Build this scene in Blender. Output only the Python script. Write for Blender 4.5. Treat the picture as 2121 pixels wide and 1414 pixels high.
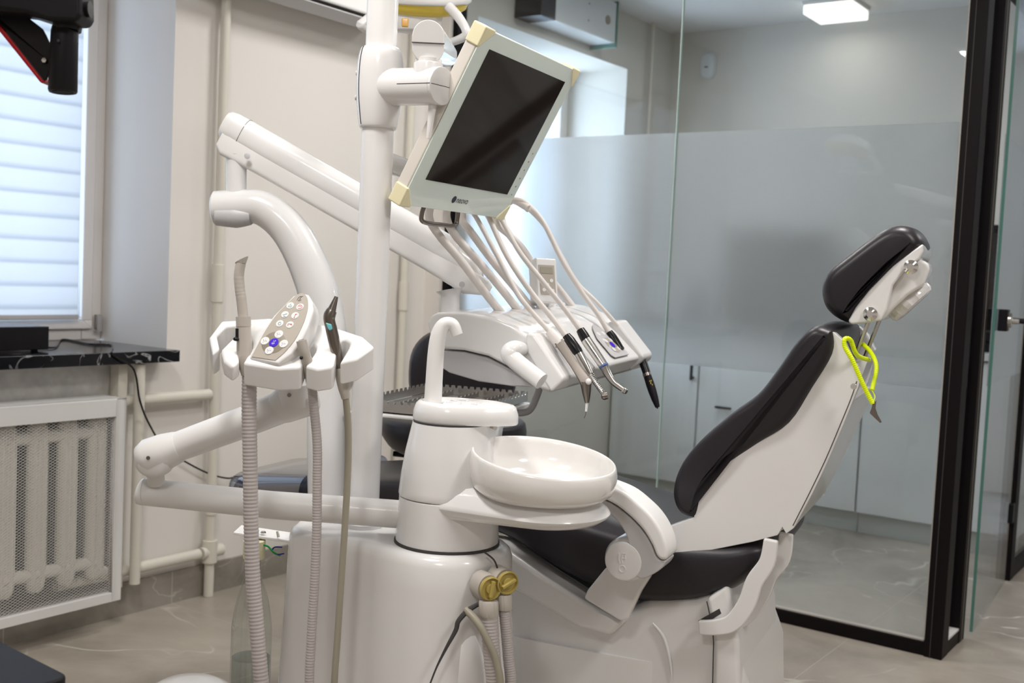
import bpy, math, random
from mathutils import Vector, Matrix
random.seed(7)
for o in list(bpy.data.objects): bpy.data.objects.remove(o)
S = bpy.context.scene
COL = S.collection
V = Vector
# ------------------------------------------------------------------ camera
FPX, PITCH, ROLL, YAW, HC = 2274.8, .0627728, .0469461, .6190256, 1.18
fwd = V((-math.sin(YAW)*math.cos(PITCH), math.cos(YAW)*math.cos(PITCH), -math.sin(PITCH)))
rt0 = V((math.cos(YAW), math.sin(YAW), 0)); up0 = rt0.cross(fwd)
rgt = math.cos(ROLL)*rt0 + math.sin(ROLL)*up0
upv = -math.sin(ROLL)*rt0 + math.cos(ROLL)*up0
cam = bpy.data.cameras.new('camera'); camo = bpy.data.objects.new('camera', cam); COL.objects.link(camo)
camo.matrix_world = Matrix(((rgt.x, upv.x, -fwd.x, 0), (rgt.y, upv.y, -fwd.y, 0), (rgt.z, upv.z, -fwd.z, HC), (0, 0, 0, 1)))
cam.sensor_width = 36; cam.lens = FPX/2121*36; cam.clip_start = .05
cam.dof.use_dof = True; cam.dof.focus_distance = 2.03; cam.dof.aperture_fstop = 5.6
S.camera = camo
S.view_settings.view_transform = 'Standard'; S.view_settings.look = 'None'
S.view_settings.exposure = 0.04; S.view_settings.gamma = 1; S.view_settings.use_curve_mapping = False
# ------------------------------------------------------------------ sky and lamps
w = bpy.data.worlds.new('world'); S.world = w; w.use_nodes = True
bg = w.node_tree.nodes['Background']; bg.inputs[0].default_value = (.58, .75, 1, 1); bg.inputs[1].default_value = 2.5
def area(name, loc, sx, sy, energy, color, rot=(0, 0, 0)):
    l = bpy.data.lights.new(name, 'AREA'); l.shape = 'RECTANGLE'; l.size = sx; l.size_y = sy; l.energy = energy; l.color = color
    o = bpy.data.objects.new(name, l); COL.objects.link(o); o.location = loc; o.rotation_euler = rot; return o
CEIL = 2.6
WARM = (1, .97, .94)
OUR_LIGHTS = [(-1.43, .84, 21, 'over the dental unit'), (-2.15, 2.95, 12, 'added unseen near the window wall corner'), (-.65, 2.35, 18, 'added unseen over the dental chair'), (.55, 1.4, 20, 'added unseen near the right wall'), (-.4, -.4, 15, 'added unseen behind the camera')]  # only the first shows, mirrored in the glass; the rest are added fill
for x, y, e_, _ in OUR_LIGHTS: area('ceiling_lamp_light', (x, y, CEIL-.105), .36, .36, e_, WARM)
area('side_room_fill_light', (-2.0, 4.2, CEIL-.075), .24, .24, 9, (1, .97, .93))  # unseen lamp added to brighten the side room
area('side_room_lamp_light', (-2.0, 5.48, CEIL-.075), .24, .24, .8, (1, .95, .88))
area('corridor_fill_light', (.3, 4.8, CEIL-.075), .3, .3, 14, WARM)  # added fill on the corridor side, no fixture behind it
area('daylight_in_window', (-3.75, 1.5, 1.6), 1.5, 1.5, 8, (.70, .79, 1), (0, math.radians(-90), 0))
area('daylight_in_side_window', (-3.85, 4.6, 1.6), 1.2, 1.5, 58, (.70, .81, 1), (0, math.radians(-90), 0))

# ------------------------------------------------------------------ helpers
def ray(x, y): return fwd + (x-1060.5)/FPX*rgt - (y-707)/FPX*upv
C0 = V((0, 0, HC))
def at(x, y, d): return C0 + ray(x, y)*d
def onx(x, y, X): r = ray(x, y); return C0 + r*(X/r.x)
def ony(x, y, Y): r = ray(x, y); return C0 + r*(Y/r.y)
def onz(x, y, Z): r = ray(x, y); return C0 + r*((Z-HC)/r.z)
def onp(x, y, O, N): r = ray(x, y); return C0 + r*((O-C0).dot(N)/r.dot(N))
UP = V((0, 0, 1)); RT = rt0.copy(); FW = V((-math.sin(YAW), math.cos(YAW), 0))
def cr(pts, n=8, closed=False):
    """smooth curve through points (any dimension), n samples a span"""
    pts = [V(p) if len(p) == 3 else V((p[0], p[1], 0)) for p in pts]; N = len(pts); out = []
    rng = range(N) if closed else range(N-1)
    for i in rng:
        g = (lambda k: pts[k % N]) if closed else (lambda k: pts[max(0, min(N-1, k))])
        p0, p1, p2, p3 = g(i-1), g(i), g(i+1), g(i+2)
        for k in range(n):
            t = k/n
            out.append(.5*((2*p1) + (-p0+p2)*t + (2*p0-5*p1+4*p2-p3)*t*t + (-p0+3*p1-3*p2+p3)*t**3))
    if not closed: out.append(pts[-1])
    return out
class MB:
    def __init__(s): s.v = []; s.f = []
    def add(s, vs, fs):
        b = len(s.v); s.v += [V(v) for v in vs]; s.f += [tuple(i+b for i in f) for f in fs]; return s
    def box(s, c, sx, sy, sz, ax=None):
        ax = ax or (V((1, 0, 0)), V((0, 1, 0)), V((0, 0, 1))); c = V(c)
        vs = [c + ax[0]*i*sx/2 + ax[1]*j*sy/2 + ax[2]*k*sz/2 for i in (-1, 1) for j in (-1, 1) for k in (-1, 1)]
        return s.add(vs, [(0, 1, 3, 2), (4, 6, 7, 5), (0, 4, 5, 1), (2, 3, 7, 6), (0, 2, 6, 4), (1, 5, 7, 3)])
    def bb(s, x0, x1, y0, y1, z0, z1): return s.box(((x0+x1)/2, (y0+y1)/2, (z0+z1)/2), abs(x1-x0), abs(y1-y0), abs(z1-z0))
    def loft(s, rings, cap=True, close=False):
        n = len(rings[0]); m = len(rings); vs = [p for r in rings for p in r]; fs = []
        for i in range(m if close else m-1):
            a = i*n; b = ((i+1) % m)*n
            for j in range(n): k = (j+1) % n; fs.append((a+j, a+k, b+k, b+j))
        if cap and not close: fs.append(tuple(range(n-1, -1, -1))); fs.append(tuple((m-1)*n+j for j in range(n)))
        return s.add(vs, fs)
    def ext(s, pts, vec):
        vec = V(vec); return s.loft([[V(p) for p in pts], [V(p)+vec for p in pts]])
    def tube(s, pts, r, n=20, cap=True, sx=1.0, ref=None, close=False):
        pts = [V(p) for p in pts]; m = len(pts)
        rs = r if isinstance(r, (list, tuple)) else [r]*m
        if len(rs) != m:
            q = len(rs); rs2 = []
            for i in range(m):
                t = i/(m-1)*(q-1); a = int(min(q-2, t)); rs2.append(rs[a]+(rs[a+1]-rs[a])*(t-a))
            rs = rs2
        T = []
        for i in range(m):
            a, b = (pts[(i-1) % m], pts[(i+1) % m]) if close else (pts[max(0, i-1)], pts[min(m-1, i+1)])
            T.append((b-a).normalized())
        u = V(ref) if ref else (V((0, 0, 1)) if abs(T[0].z) < .9 else V((1, 0, 0)))
        u = (u - T[0]*u.dot(T[0])).normalized(); rings = []
        for i in range(m):
            u = (u - T[i]*u.dot(T[i])).normalized(); v = T[i].cross(u)
            rings.append([pts[i] + (u*math.cos(2*math.pi*k/n)*sx + v*math.sin(2*math.pi*k/n))*rs[i] for k in range(n)])
        return s.loft(rings, cap, close)
    def lathe(s, prof, o, ax=(0, 0, 1), n=40, cap=True):
        ax = V(ax).normalized(); u = V((1, 0, 0)) if abs(ax.x) < .8 else V((0, 1, 0)); u = (u-ax*u.dot(ax)).normalized(); v = ax.cross(u); o = V(o)
        return s.loft([[o + ax*h + (u*math.cos(2*math.pi*k/n)+v*math.sin(2*math.pi*k/n))*max(r, 1e-4) for k in range(n)] for r, h in prof], cap)
    def ball(s, c, r, ax=(0, 0, 1), n=24, k=12, sq=1.0):
        return s.lathe([(r*math.sin(math.pi*i/k), -r*sq*math.cos(math.pi*i/k)) for i in range(k+1)], c, ax, n)
def mk(name, mb, mat, parent=None, bevel=0, seg=3, ang=35, sub=0, label=None, wn=True):
    me = bpy.data.meshes.new(name); me.from_pydata([tuple(v) for v in mb.v], [], mb.f); me.validate()
    import bmesh
    b = bmesh.new(); b.from_mesh(me); bmesh.ops.remove_doubles(b, verts=b.verts, dist=1e-6); bmesh.ops.recalc_face_normals(b, faces=b.faces); b.to_mesh(me); b.free()
    me.shade_smooth()
    if not bevel and not sub: me.set_sharp_from_angle(angle=math.radians(ang))
    me.materials.append(mat)
    o = bpy.data.objects.new(name, me); COL.objects.link(o)
    if bevel:
        m = o.modifiers.new('bevel', 'BEVEL'); m.width = bevel; m.segments = seg; m.limit_method = 'ANGLE'; m.angle_limit = math.radians(ang); m.harden_normals = False
        if wn: k = o.modifiers.new('wn', 'WEIGHTED_NORMAL'); k.keep_sharp = False
    if sub: m = o.modifiers.new('sub', 'SUBSURF'); m.levels = sub; m.render_levels = sub
    if parent:
        o.parent = parent
        if parent.type == 'EMPTY': o.matrix_parent_inverse = Matrix.Translation(-V(parent.location))
        if parent.parent is None and parent.type != 'EMPTY': pass
    if label: o['label'] = label
    return o
def tag(o, label, cat, group=None, kind=None):
    o['label'] = label; o['category'] = cat
    if group: o['group'] = group
    if kind: o['kind'] = kind
    return o
def thing(name, loc, label, cat, group=None):
    o = bpy.data.objects.new(name, None); COL.objects.link(o); o.location = V(loc); o.empty_display_size = .1
    return tag(o, label, cat, group)
def struct(name, mb, mat, parent=None, **k):
    o = mk(name, mb, mat, parent, **k)
    if parent is None: o['kind'] = 'structure'
    return o
def structroot(name, loc):
    o = bpy.data.objects.new(name, None); COL.objects.link(o); o.location = V(loc); o['kind'] = 'structure'; return o
def text_mb(txt, O, ux, uy, size, depth=.0004):
    cu = bpy.data.curves.new('t', 'FONT'); cu.body = txt; cu.size = size; cu.align_x = 'CENTER'; cu.align_y = 'CENTER'
    ob = bpy.data.objects.new('t', cu); COL.objects.link(ob); bpy.context.view_layer.update()
    dg = bpy.context.evaluated_depsgraph_get(); me = bpy.data.meshes.new_from_object(ob.evaluated_get(dg))
    ux = V(ux).normalized(); uy = V(uy).normalized(); nz = ux.cross(uy)
    mb = MB(); vs = [O + ux*v.co.x + uy*v.co.y + nz*depth for v in me.vertices]
    mb.add(vs, [tuple(p.vertices) for p in me.polygons])
    bpy.data.objects.remove(ob); return mb

# ------------------------------------------------------------------ materials
def pbr(name, col, rough=.5, metal=0, coat=0, spec=.5, trans=0, ior=1.45, emit=None, es=0, bump=None, var=None):
    m = bpy.data.materials.new(name); m.use_nodes = True; nt = m.node_tree; b = nt.nodes['Principled BSDF']
    b.inputs['Base Color'].default_value = (*col, 1); b.inputs['Roughness'].default_value = rough; b.inputs['Metallic'].default_value = metal
    b.inputs['Coat Weight'].default_value = coat; b.inputs['Coat Roughness'].default_value = .05; b.inputs['Specular IOR Level'].default_value = spec
    b.inputs['Transmission Weight'].default_value = trans; b.inputs['IOR'].default_value = ior
    if emit: b.inputs['Emission Color'].default_value = (*emit, 1); b.inputs['Emission Strength'].default_value = es
    tc = nt.nodes.new('ShaderNodeTexCoord')
    nz = nt.nodes.new('ShaderNodeTexNoise'); nt.links.new(tc.outputs['Object'], nz.inputs['Vector'])
    nz.inputs['Scale'].default_value = (var or (6, 0))[0]; nz.inputs['Detail'].default_value = 4
    mr = nt.nodes.new('ShaderNodeMapRange'); nt.links.new(nz.outputs['Fac'], mr.inputs['Value'])
    a = (var or (6, .03))[1]; mr.inputs['To Min'].default_value = 1-a; mr.inputs['To Max'].default_value = 1+a
    mx = nt.nodes.new('ShaderNodeVectorMath'); mx.operation = 'SCALE'; mx.inputs[0].default_value = col
    nt.links.new(mr.outputs[0], mx.inputs['Scale']); nt.links.new(mx.outputs[0], b.inputs['Base Color'])
    if bump:
        n2 = nt.nodes.new('ShaderNodeTexNoise'); n2.inputs['Scale'].default_value = bump[0]; nt.links.new(tc.outputs['Object'], n2.inputs['Vector'])
        bp = nt.nodes.new('ShaderNodeBump'); bp.inputs['Strength'].default_value = bump[1]; bp.inputs['Distance'].default_value = .001
        nt.links.new(n2.outputs['Fac'], bp.inputs['Height']); nt.links.new(bp.outputs[0], b.inputs['Normal'])
    return m
M = {}
M['white'] = pbr('white_plastic', (.81, .80, .795), .22, coat=.5)
M['white_mat'] = pbr('white_satin_plastic', (.81, .80, .79), .38, coat=.15)
M['bowl'] = pbr('white_ceramic', (.83, .81, .785), .12, coat=.8)
M['grey_plastic'] = pbr('light_grey_plastic', (.56, .55, .56), .4)
M['beige_plastic'] = pbr('beige_plastic', (.50, .46, .41), .4)
M['hose'] = pbr('grey_ribbed_hose', (.47, .43, .42), .45)
M['hose_white'] = pbr('cream_hose', (.74, .70, .67), .42)
M['hose_olive'] = pbr('olive_tube', (.33, .30, .235), .42)
M['steel'] = pbr('steel', (.62, .60, .58), .22, 1)
M['chrome'] = pbr('chrome', (.72, .71, .70), .1, 1)
M['nickel'] = pbr('dark_nickel', (.25, .222, .20), .3, 1)
M['black_leather'] = pbr('black_upholstery', (.017, .014, .018), .38, spec=.45, bump=(900, .12))
M['black'] = pbr('black_plastic', (.010, .009, .011), .25, spec=.35)
M['black_metal'] = pbr('black_powder_coat', (.010, .009, .011), .45, spec=.22)
M['black_frame'] = pbr('dark_brown_anodised', (.006, .004, .005), .5, spec=.15)
M['wall'] = pbr('wall_paint', (.80, .76, .715), .75, var=(2, .015), bump=(300, .05))
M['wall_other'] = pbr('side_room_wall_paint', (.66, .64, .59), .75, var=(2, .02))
M['ceiling'] = pbr('ceiling_paint', (.80, .79, .78), .8)
M['pipe'] = pbr('cream_pipe_paint', (.72, .685, .60), .4)
M['radiator'] = pbr('radiator_paint', (.74, .70, .62), .45)
M['board'] = pbr('brown_shade_board', (.13, .115, .085), .7)  # dark tone standing in for the shade behind the radiator
M['screen_frame'] = pbr('grille_white_paint', (.72, .71, .69), .45)
M['pvc'] = pbr('white_upvc', (.80, .76, .73), .3)
M['cream_guard'] = pbr('cream_rubber', (.84, .78, .52), .5)
M['bezel'] = pbr('pale_green_glass_bezel', (.78, .87, .82), .12, coat=.6)
M['mon_side'] = pbr('monitor_side_paint', (.74, .70, .64), .4)
M['lcd'] = pbr('dark_screen_glass', (.018, .013, .012), .06, spec=.8)
M['keypad'] = pbr('beige_keypad', (.44, .395, .34), .45)
M['keypad_ring'] = pbr('taupe_ring', (.27, .23, .18), .4)
M['btn'] = pbr('button_white', (.80, .80, .79), .35)
M['blue_btn'] = pbr('button_blue', (.05, .01, .62), .35)
M['ink'] = pbr('dark_ink', (.03, .03, .05), .5)
M['ink_teal'] = pbr('teal_ink', (.10, .30, .33), .5)
M['ink_red'] = pbr('red_ink', (.62, .05, .06), .5)
M['ink_navy'] = pbr('navy_ink', (.05, .05, .22), .5)
M['gap'] = pbr('seam_shadow_gap', (.05, .045, .045), .6)
M['yellow_valve'] = pbr('ochre_valve', (.46, .36, .10), .4)
M['neon'] = pbr('neon_yellow_plastic', (.78, .95, .0), .35, emit=None)
M['teal'] = pbr('teal_button', (.18, .58, .64), .35)
M['lamp_yellow'] = pbr('yellow_reflector', (.86, .66, .10), .3)
M['amber'] = pbr('amber_glass', (.62, .33, .05), .15)
M['red'] = pbr('red_anodised', (.45, .01, .015), .3, .3)
M['blue_cover'] = pbr('blue_seat_foil', (.10, .18, .48), .2)
M['green_wire'] = pbr('green_wire', (.0, .30, .05), .4)
M['blue_wire'] = pbr('blue_wire', (.02, .03, .4), .4)
M['cab'] = pbr('white_cabinet_laminate', (.66, .69, .70), .3, coat=.2)
M['plinth'] = pbr('grey_cabinet_plinth', (.55, .58, .57), .4)
M['lamp_on'] = pbr('lit_diffuser', (1, 1, .96), .4, emit=(1, .96, .88), es=1.3)
M['panel_on'] = pbr('lit_panel_diffuser', (1, 1, .97), .4, emit=(1, .95, .88), es=1.0)
M['foil'] = pbr('foil_insulation', (.62, .60, .57), .45, .35, bump=(60, .6), var=(25, .3))
M['led_red'] = pbr('red_led_digits', (.1, 0, 0), .4, emit=(.9, .05, .02), es=.6)
def mix_glass(name, tint, extra=0.0, rough=0.0):
    m = bpy.data.materials.new(name); m.use_nodes = True; nt = m.node_tree; nt.nodes.clear()
    out = nt.nodes.new('ShaderNodeOutputMaterial'); mx = nt.nodes.new('ShaderNodeMixShader'); tr = nt.nodes.new('ShaderNodeBsdfTransparent'); gl = nt.nodes.new('ShaderNodeBsdfGlossy')
    fr = nt.nodes.new('ShaderNodeFresnel'); ge = nt.nodes.new('ShaderNodeNewGeometry'); mi = nt.nodes.new('ShaderNodeMapRange')
    mi.inputs['To Min'].default_value = 1.5; mi.inputs['To Max'].default_value = 1/1.5; nt.links.new(ge.outputs['Backfacing'], mi.inputs['Value']); nt.links.new(mi.outputs[0], fr.inputs[0])
    ad = nt.nodes.new('ShaderNodeMath'); ad.operation = 'ADD'; ad.inputs[1].default_value = extra; ad.use_clamp = True
    tr.inputs[0].default_value = (*tint, 1); gl.inputs['Roughness'].default_value = rough
    nt.links.new(fr.outputs[0], ad.inputs[0]); nt.links.new(ad.outputs[0], mx.inputs[0]); nt.links.new(tr.outputs[0], mx.inputs[1]); nt.links.new(gl.outputs[0], mx.inputs[2]); nt.links.new(mx.outputs[0], out.inputs[0])
    return m
M['glass'] = mix_glass('clear_glass', (.925, .945, .945))
M['bottle'] = mix_glass('clear_bottle_plastic', (.90, .92, .91), .03)
M['water'] = mix_glass('water', (.80, .84, .84), .05)
M['clear_foil'] = mix_glass('clear_foot_cover', (.75, .80, .92), .18, .08)
M['glass_edge'] = pbr('green_glass_edge', (.10, .24, .20), .2, var=(6, .05))
M['seam_edge'] = pbr('pale_green_glass_joint', (.48, .62, .58), .25)
def frosted():
    m = bpy.data.materials.new('frosted_film'); m.use_nodes = True; nt = m.node_tree; nt.nodes.clear()
    out = nt.nodes.new('ShaderNodeOutputMaterial'); rf = nt.nodes.new('ShaderNodeBsdfRefraction'); rf.inputs['IOR'].default_value = 1.28; rf.inputs['Roughness'].default_value = .30
    rf.inputs['Color'].default_value = (.95, .955, .965, 1)
    tr = nt.nodes.new('ShaderNodeBsdfTranslucent'); tr.inputs[0].default_value = (.86, .865, .88, 1)
    df = nt.nodes.new('ShaderNodeBsdfDiffuse'); df.inputs[0].default_value = (.75, .77, .77, 1)
    m1 = nt.nodes.new('ShaderNodeMixShader'); m1.inputs[0].default_value = .25
    m2 = nt.nodes.new('ShaderNodeMixShader'); m2.inputs[0].default_value = .13
    nt.links.new(rf.outputs[0], m1.inputs[1]); nt.links.new(tr.outputs[0], m1.inputs[2])
    nt.links.new(m1.outputs[0], m2.inputs[1]); nt.links.new(df.outputs[0], m2.inputs[2]); nt.links.new(m2.outputs[0], out.inputs[0])
    return m
M['frost'] = frosted()
def blind_mat():
    m = bpy.data.materials.new('translucent_blind_fabric'); m.use_nodes = True; nt = m.node_tree; nt.nodes.clear()
    out = nt.nodes.new('ShaderNodeOutputMaterial'); tr = nt.nodes.new('ShaderNodeBsdfTranslucent'); df = nt.nodes.new('ShaderNodeBsdfDiffuse')
    tc = nt.nodes.new('ShaderNodeTexCoord'); sp = nt.nodes.new('ShaderNodeSeparateXYZ'); nt.links.new(tc.outputs['Object'], sp.inputs[0])
    mp = nt.nodes.new('ShaderNodeMath'); mp.operation = 'MULTIPLY'; mp.inputs[1].default_value = 1/.076; nt.links.new(sp.outputs['Z'], mp.inputs[0])
    fr = nt.nodes.new('ShaderNodeMath'); fr.operation = 'FRACT'; nt.links.new(mp.outputs[0], fr.inputs[0])
    rp = nt.nodes.new('ShaderNodeValToRGB'); nt.links.new(fr.outputs[0], rp.inputs[0]); e = rp.color_ramp.elements
    e[0].position = 0; e[0].color = (.70, .72, .73, 1); e[1].position = .10; e[1].color = (.78, .79, .81, 1)
    for p, c in ((.22, .87), (.9, .89), (.99, .74)): x = e.new(p); x.color = (c, c, c, 1)
    mx = nt.nodes.new('ShaderNodeMixShader'); mx.inputs[0].default_value = .35
    nt.links.new(rp.outputs[0], tr.inputs[0]); nt.links.new(rp.outputs[0], df.inputs[0])
    nt.links.new(tr.outputs[0], mx.inputs[1]); nt.links.new(df.outputs[0], mx.inputs[2]); nt.links.new(mx.outputs[0], out.inputs[0]); return m
M['blind'] = blind_mat()
def marble(name, base, vein, dark, tile=None, rough=.3, scale=1.0, off=(0, 0), thr=.035, grout=(.48, .44, .38)):
    m = bpy.data.materials.new(name); m.use_nodes = True; nt = m.node_tree; b = nt.nodes['Principled BSDF']; b.inputs['Roughness'].default_value = rough
    N = nt.nodes.new; L = nt.links.new
    tc = N('ShaderNodeTexCoord'); mp = N('ShaderNodeMapping'); L(tc.outputs['Object'], mp.inputs[0]); mp.inputs['Location'].default_value = (off[0], off[1], 0)
    n1 = N('ShaderNodeTexNoise'); n1.inputs['Scale'].default_value = 1.6*scale; n1.inputs['Detail'].default_value = 8; n1.inputs['Roughness'].default_value = .6; n1.inputs['Distortion'].default_value = 1.2; L(mp.outputs[0], n1.inputs['Vector'])
    cr_ = N('ShaderNodeValToRGB'); L(n1.outputs['Fac'], cr_.inputs[0]); cr_.color_ramp.elements[0].position = .32; cr_.color_ramp.elements[0].color = (*dark, 1); cr_.color_ramp.elements[1].position = .66; cr_.color_ramp.elements[1].color = (*base, 1)
    n2 = N('ShaderNodeTexNoise'); n2.inputs['Scale'].default_value = 1.1*scale; n2.inputs['Detail'].default_value = 3; n2.inputs['Distortion'].default_value = 2.0; L(mp.outputs[0], n2.inputs['Vector'])
    s = N('ShaderNodeMath'); s.operation = 'SUBTRACT'; s.inputs[1].default_value = .5; L(n2.outputs['Fac'], s.inputs[0])
    a = N('ShaderNodeMath'); a.operation = 'ABSOLUTE'; L(s.outputs[0], a.inputs[0])
    mr = N('ShaderNodeMapRange'); mr.inputs['From Min'].default_value = 0; mr.inputs['From Max'].default_value = thr*.35; mr.inputs['To Min'].default_value = 1; mr.inputs['To Max'].default_value = 0; L(a.outputs[0], mr.inputs['Value'])
    n3 = N('ShaderNodeTexNoise'); n3.inputs['Scale'].default_value = 2.3*scale; L(mp.outputs[0], n3.inputs['Vector'])
    mr3 = N('ShaderNodeMapRange'); mr3.inputs['From Min'].default_value = .48; mr3.inputs['From Max'].default_value = .62; L(n3.outputs['Fac'], mr3.inputs['Value'])
    mu = N('ShaderNodeMath'); mu.operation = 'MULTIPLY'; L(mr.outputs[0], mu.inputs[0]); L(mr3.outputs[0], mu.inputs[1])
    mu2 = N('ShaderNodeMath'); mu2.operation = 'MULTIPLY'; mu2.inputs[1].default_value = .75; L(mu.outputs[0], mu2.inputs[0])
    mx = N('ShaderNodeMix'); mx.data_type = 'RGBA'; L(mu2.outputs[0], mx.inputs[0]); L(cr_.outputs[0], mx.inputs[6]); mx.inputs[7].default_value = (*vein, 1)
    last = mx.outputs[2]
    if tile:
        sp = N('ShaderNodeSeparateXYZ'); L(tc.outputs['Object'], sp.inputs[0]); fac = None
        for ax, (step, o0) in zip('XYZ', tile):
            if not step: continue
            q = N('ShaderNodeMath'); q.operation = 'SUBTRACT'; q.inputs[1].default_value = o0; L(sp.outputs[ax], q.inputs[0])
            pp = N('ShaderNodeMath'); pp.operation = 'PINGPONG'; pp.inputs[1].default_value = step/2; L(q.outputs[0], pp.inputs[0])
            ls = N('ShaderNodeMath'); ls.operation = 'LESS_THAN'; ls.inputs[1].default_value = .0016; L(pp.outputs[0], ls.inputs[0])
            if fac is None: fac = ls.outputs[0]
            else: k = N('ShaderNodeMath'); k.operation = 'MAXIMUM'; L(fac, k.inputs[0]); L(ls.outputs[0], k.inputs[1]); fac = k.outputs[0]
        m2 = N('ShaderNodeMix'); m2.data_type = 'RGBA'; L(fac, m2.inputs[0]); L(last, m2.inputs[6]); m2.inputs[7].default_value = (*grout, 1); last = m2.outputs[2]
    L(last, b.inputs['Base Color']); return m
M['floor'] = marble('marble_floor_tiles', (.46, .41, .345), (.82, .78, .71), (.28, .242, .20), tile=((1.2, -1.15), (.645, 2.35), (0, 0)), rough=.33)
M['skirt'] = marble('marble_skirting_tiles', (.34, .31, .27), (.55, .5, .44), (.22, .20, .17), tile=((0, 0), (.6, 2.35), (0, 0)), rough=.35, scale=2)
M['sill'] = marble('black_marble', (.006, .006, .009), (.55, .55, .56), (.004, .004, .006), rough=.16, scale=5.5, thr=.05)

# ------------------------------------------------------------------ room shell
WX, GY, TH = -3.06, 3.68, .42
XE, YS, YE = 2.6, -2.2, 7.2
WIN1 = (.72, 2.31, .835, 2.36); WIN2 = (3.92, 5.256, .87, 2.31); BACKY = 5.76
struct('floor', MB().bb(WX-TH, XE, YS, YE, -.1, 0), M['floor'])
struct('ceiling', MB().bb(WX-TH, XE, YS, YE, CEIL, CEIL+.1), M['ceiling'])
def wall_holes(y0, y1, holes):
    mb = MB(); ys = y0
    for (a, b, z0, z1) in holes:
        mb.bb(WX-TH, WX, ys, a, 0, CEIL); mb.bb(WX-TH, WX, a, b, 0, z0); mb.bb(WX-TH, WX, a, b, z1, CEIL); ys = b
    mb.bb(WX-TH, WX, ys, y1, 0, CEIL); return mb
struct('wall_left', wall_holes(YS, GY, [WIN1]), M['wall'])
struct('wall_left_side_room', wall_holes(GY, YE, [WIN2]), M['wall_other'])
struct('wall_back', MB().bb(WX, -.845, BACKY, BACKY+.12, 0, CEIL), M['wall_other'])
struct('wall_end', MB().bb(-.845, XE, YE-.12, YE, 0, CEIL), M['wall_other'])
struct('wall_right', MB().bb(XE, XE+.12, YS, YE, 0, CEIL), M['wall'])
struct('wall_front', MB().bb(WX, XE, YS-.12, YS, 0, CEIL), M['wall'])
struct('baseboard_left', MB().bb(WX, WX+.012, YS, GY-.03, 0, .108), M['skirt'])
struct('baseboard_back', MB().bb(WX, -.86, BACKY-.012, BACKY, 0, .1), M['skirt'])
# windows
def window(idx, y0, y1, z0, z1, xf, mull):
    r = structroot('window_%d' % idx, (xf, y1, z0))
    fr = MB(); t = .075
    fr.bb(xf-.06, xf, y0, y0+t, z0, z1); fr.bb(xf-.06, xf, y1-t, y1, z0, z1); fr.bb(xf-.06, xf, y0+t, y1-t, z0, z0+t); fr.bb(xf-.06, xf, y0+t, y1-t, z1-t, z1)
    for m in mull: fr.bb(xf-.06, xf, m-.05, m+.05, z0+t, z1-t)
    mk('window_frame', fr, M['pvc'], r, bevel=.004)
    mk('pane', MB().bb(xf-.035, xf-.03, y0+t, y1-t, z0+t, z1-t), M['glass'], r)
    return r
w1 = window(1, WIN1[0], WIN1[1], .875, WIN1[3], -3.43, [1.2])
mk('sash', MB().bb(-3.43, -3.415, 1.25, 2.265, .915, .945).bb(-3.43, -3.415, 2.225, 2.265, .945, 2.3), M['pvc'], w1, bevel=.003)
mk('hinge', MB().bb(-3.42, -3.40, 2.275, 2.295, .905, .965), M['steel'], w1, bevel=.002)
window(2, WIN2[0], WIN2[1], WIN2[2], WIN2[3], -3.43, [4.62])
# blinds
bl = thing('pleated_blind', (-3.39, 1.6, .96), 'white translucent day-night roller blind over the window above the black sill', 'blind')
mk('blind_fabric', MB().bb(-3.398, -3.396, .85, 2.195, .965, 2.3), M['blind'], bl)
mk('bottom_bar', MB().bb(-3.404, -3.39, .85, 2.197, .95, .966), M['grey_plastic'], bl, bevel=.003)
mk('cassette', MB().bb(-3.42, -3.36, .85, 2.2, 2.27, 2.33), M['pvc'], bl, bevel=.006)
c = cr([(-3.39, 2.2, .96), (-3.40, 2.24, .93), (-3.41, 2.28, .905)], 4)
mk('tension_cord', MB().tube(c, .0008, 6), M['pvc'], bl)
bl2 = thing('roller_blind', (-3.39, 4.3, .95), 'pale blue-lit blind in the side room window behind the glass partition', 'blind')
mk('blind_fabric', MB().bb(-3.398, -3.396, 3.97, 4.56, .95, 2.25), M['blind'], bl2)
mk('bottom_bar', MB().bb(-3.404, -3.39, 3.97, 4.56, .935, .951), M['grey_plastic'], bl2, bevel=.003)
# sill
sl = struct('window_sill', MB().bb(-3.43, -2.955, WIN1[0]-.08, 2.285, .838, .876), M['sill'], bevel=.003)
del sl['kind']; tag(sl, 'black marble window sill with white veins below the blind', 'window sill')
# ceiling lights
for x, y, _, where in OUR_LIGHTS:
    t = thing('ceiling_panel_light', (x, y, CEIL), 'square white ceiling lamp of the treatment room %s' % where, 'ceiling light', 'treatment room ceiling lamps')
    mk('housing', MB().bb(x-.16, x+.16, y-.16, y+.16, CEIL-.06, CEIL).bb(x-.22, x+.22, y-.22, y+.22, CEIL-.09, CEIL-.06), M['white_mat'], t, bevel=.004)
    mk('diffuser', MB().bb(x-.19, x+.19, y-.19, y+.19, CEIL-.098, CEIL-.088), M['panel_on'], t)
t = thing('surface_ceiling_light', (-2.0, 5.48, CEIL), 'square lit ceiling light glowing white in the room behind the glass', 'ceiling light')
mk('housing', MB().bb(-2.13, -1.87, 5.35, 5.61, CEIL-.02, CEIL), M['white_mat'], t, bevel=.004)
mk('diffuser', MB().bb(-2.125, -1.875, 5.355, 5.605, CEIL-.066, CEIL-.02), M['lamp_on'], t, bevel=.008)
t = thing('surface_ceiling_light', (-2.0, 4.2, CEIL), 'added unseen ceiling light brightening the side room, nearer the glass partition', 'ceiling light')  # fixture for the added fill lamp, out of view
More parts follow.
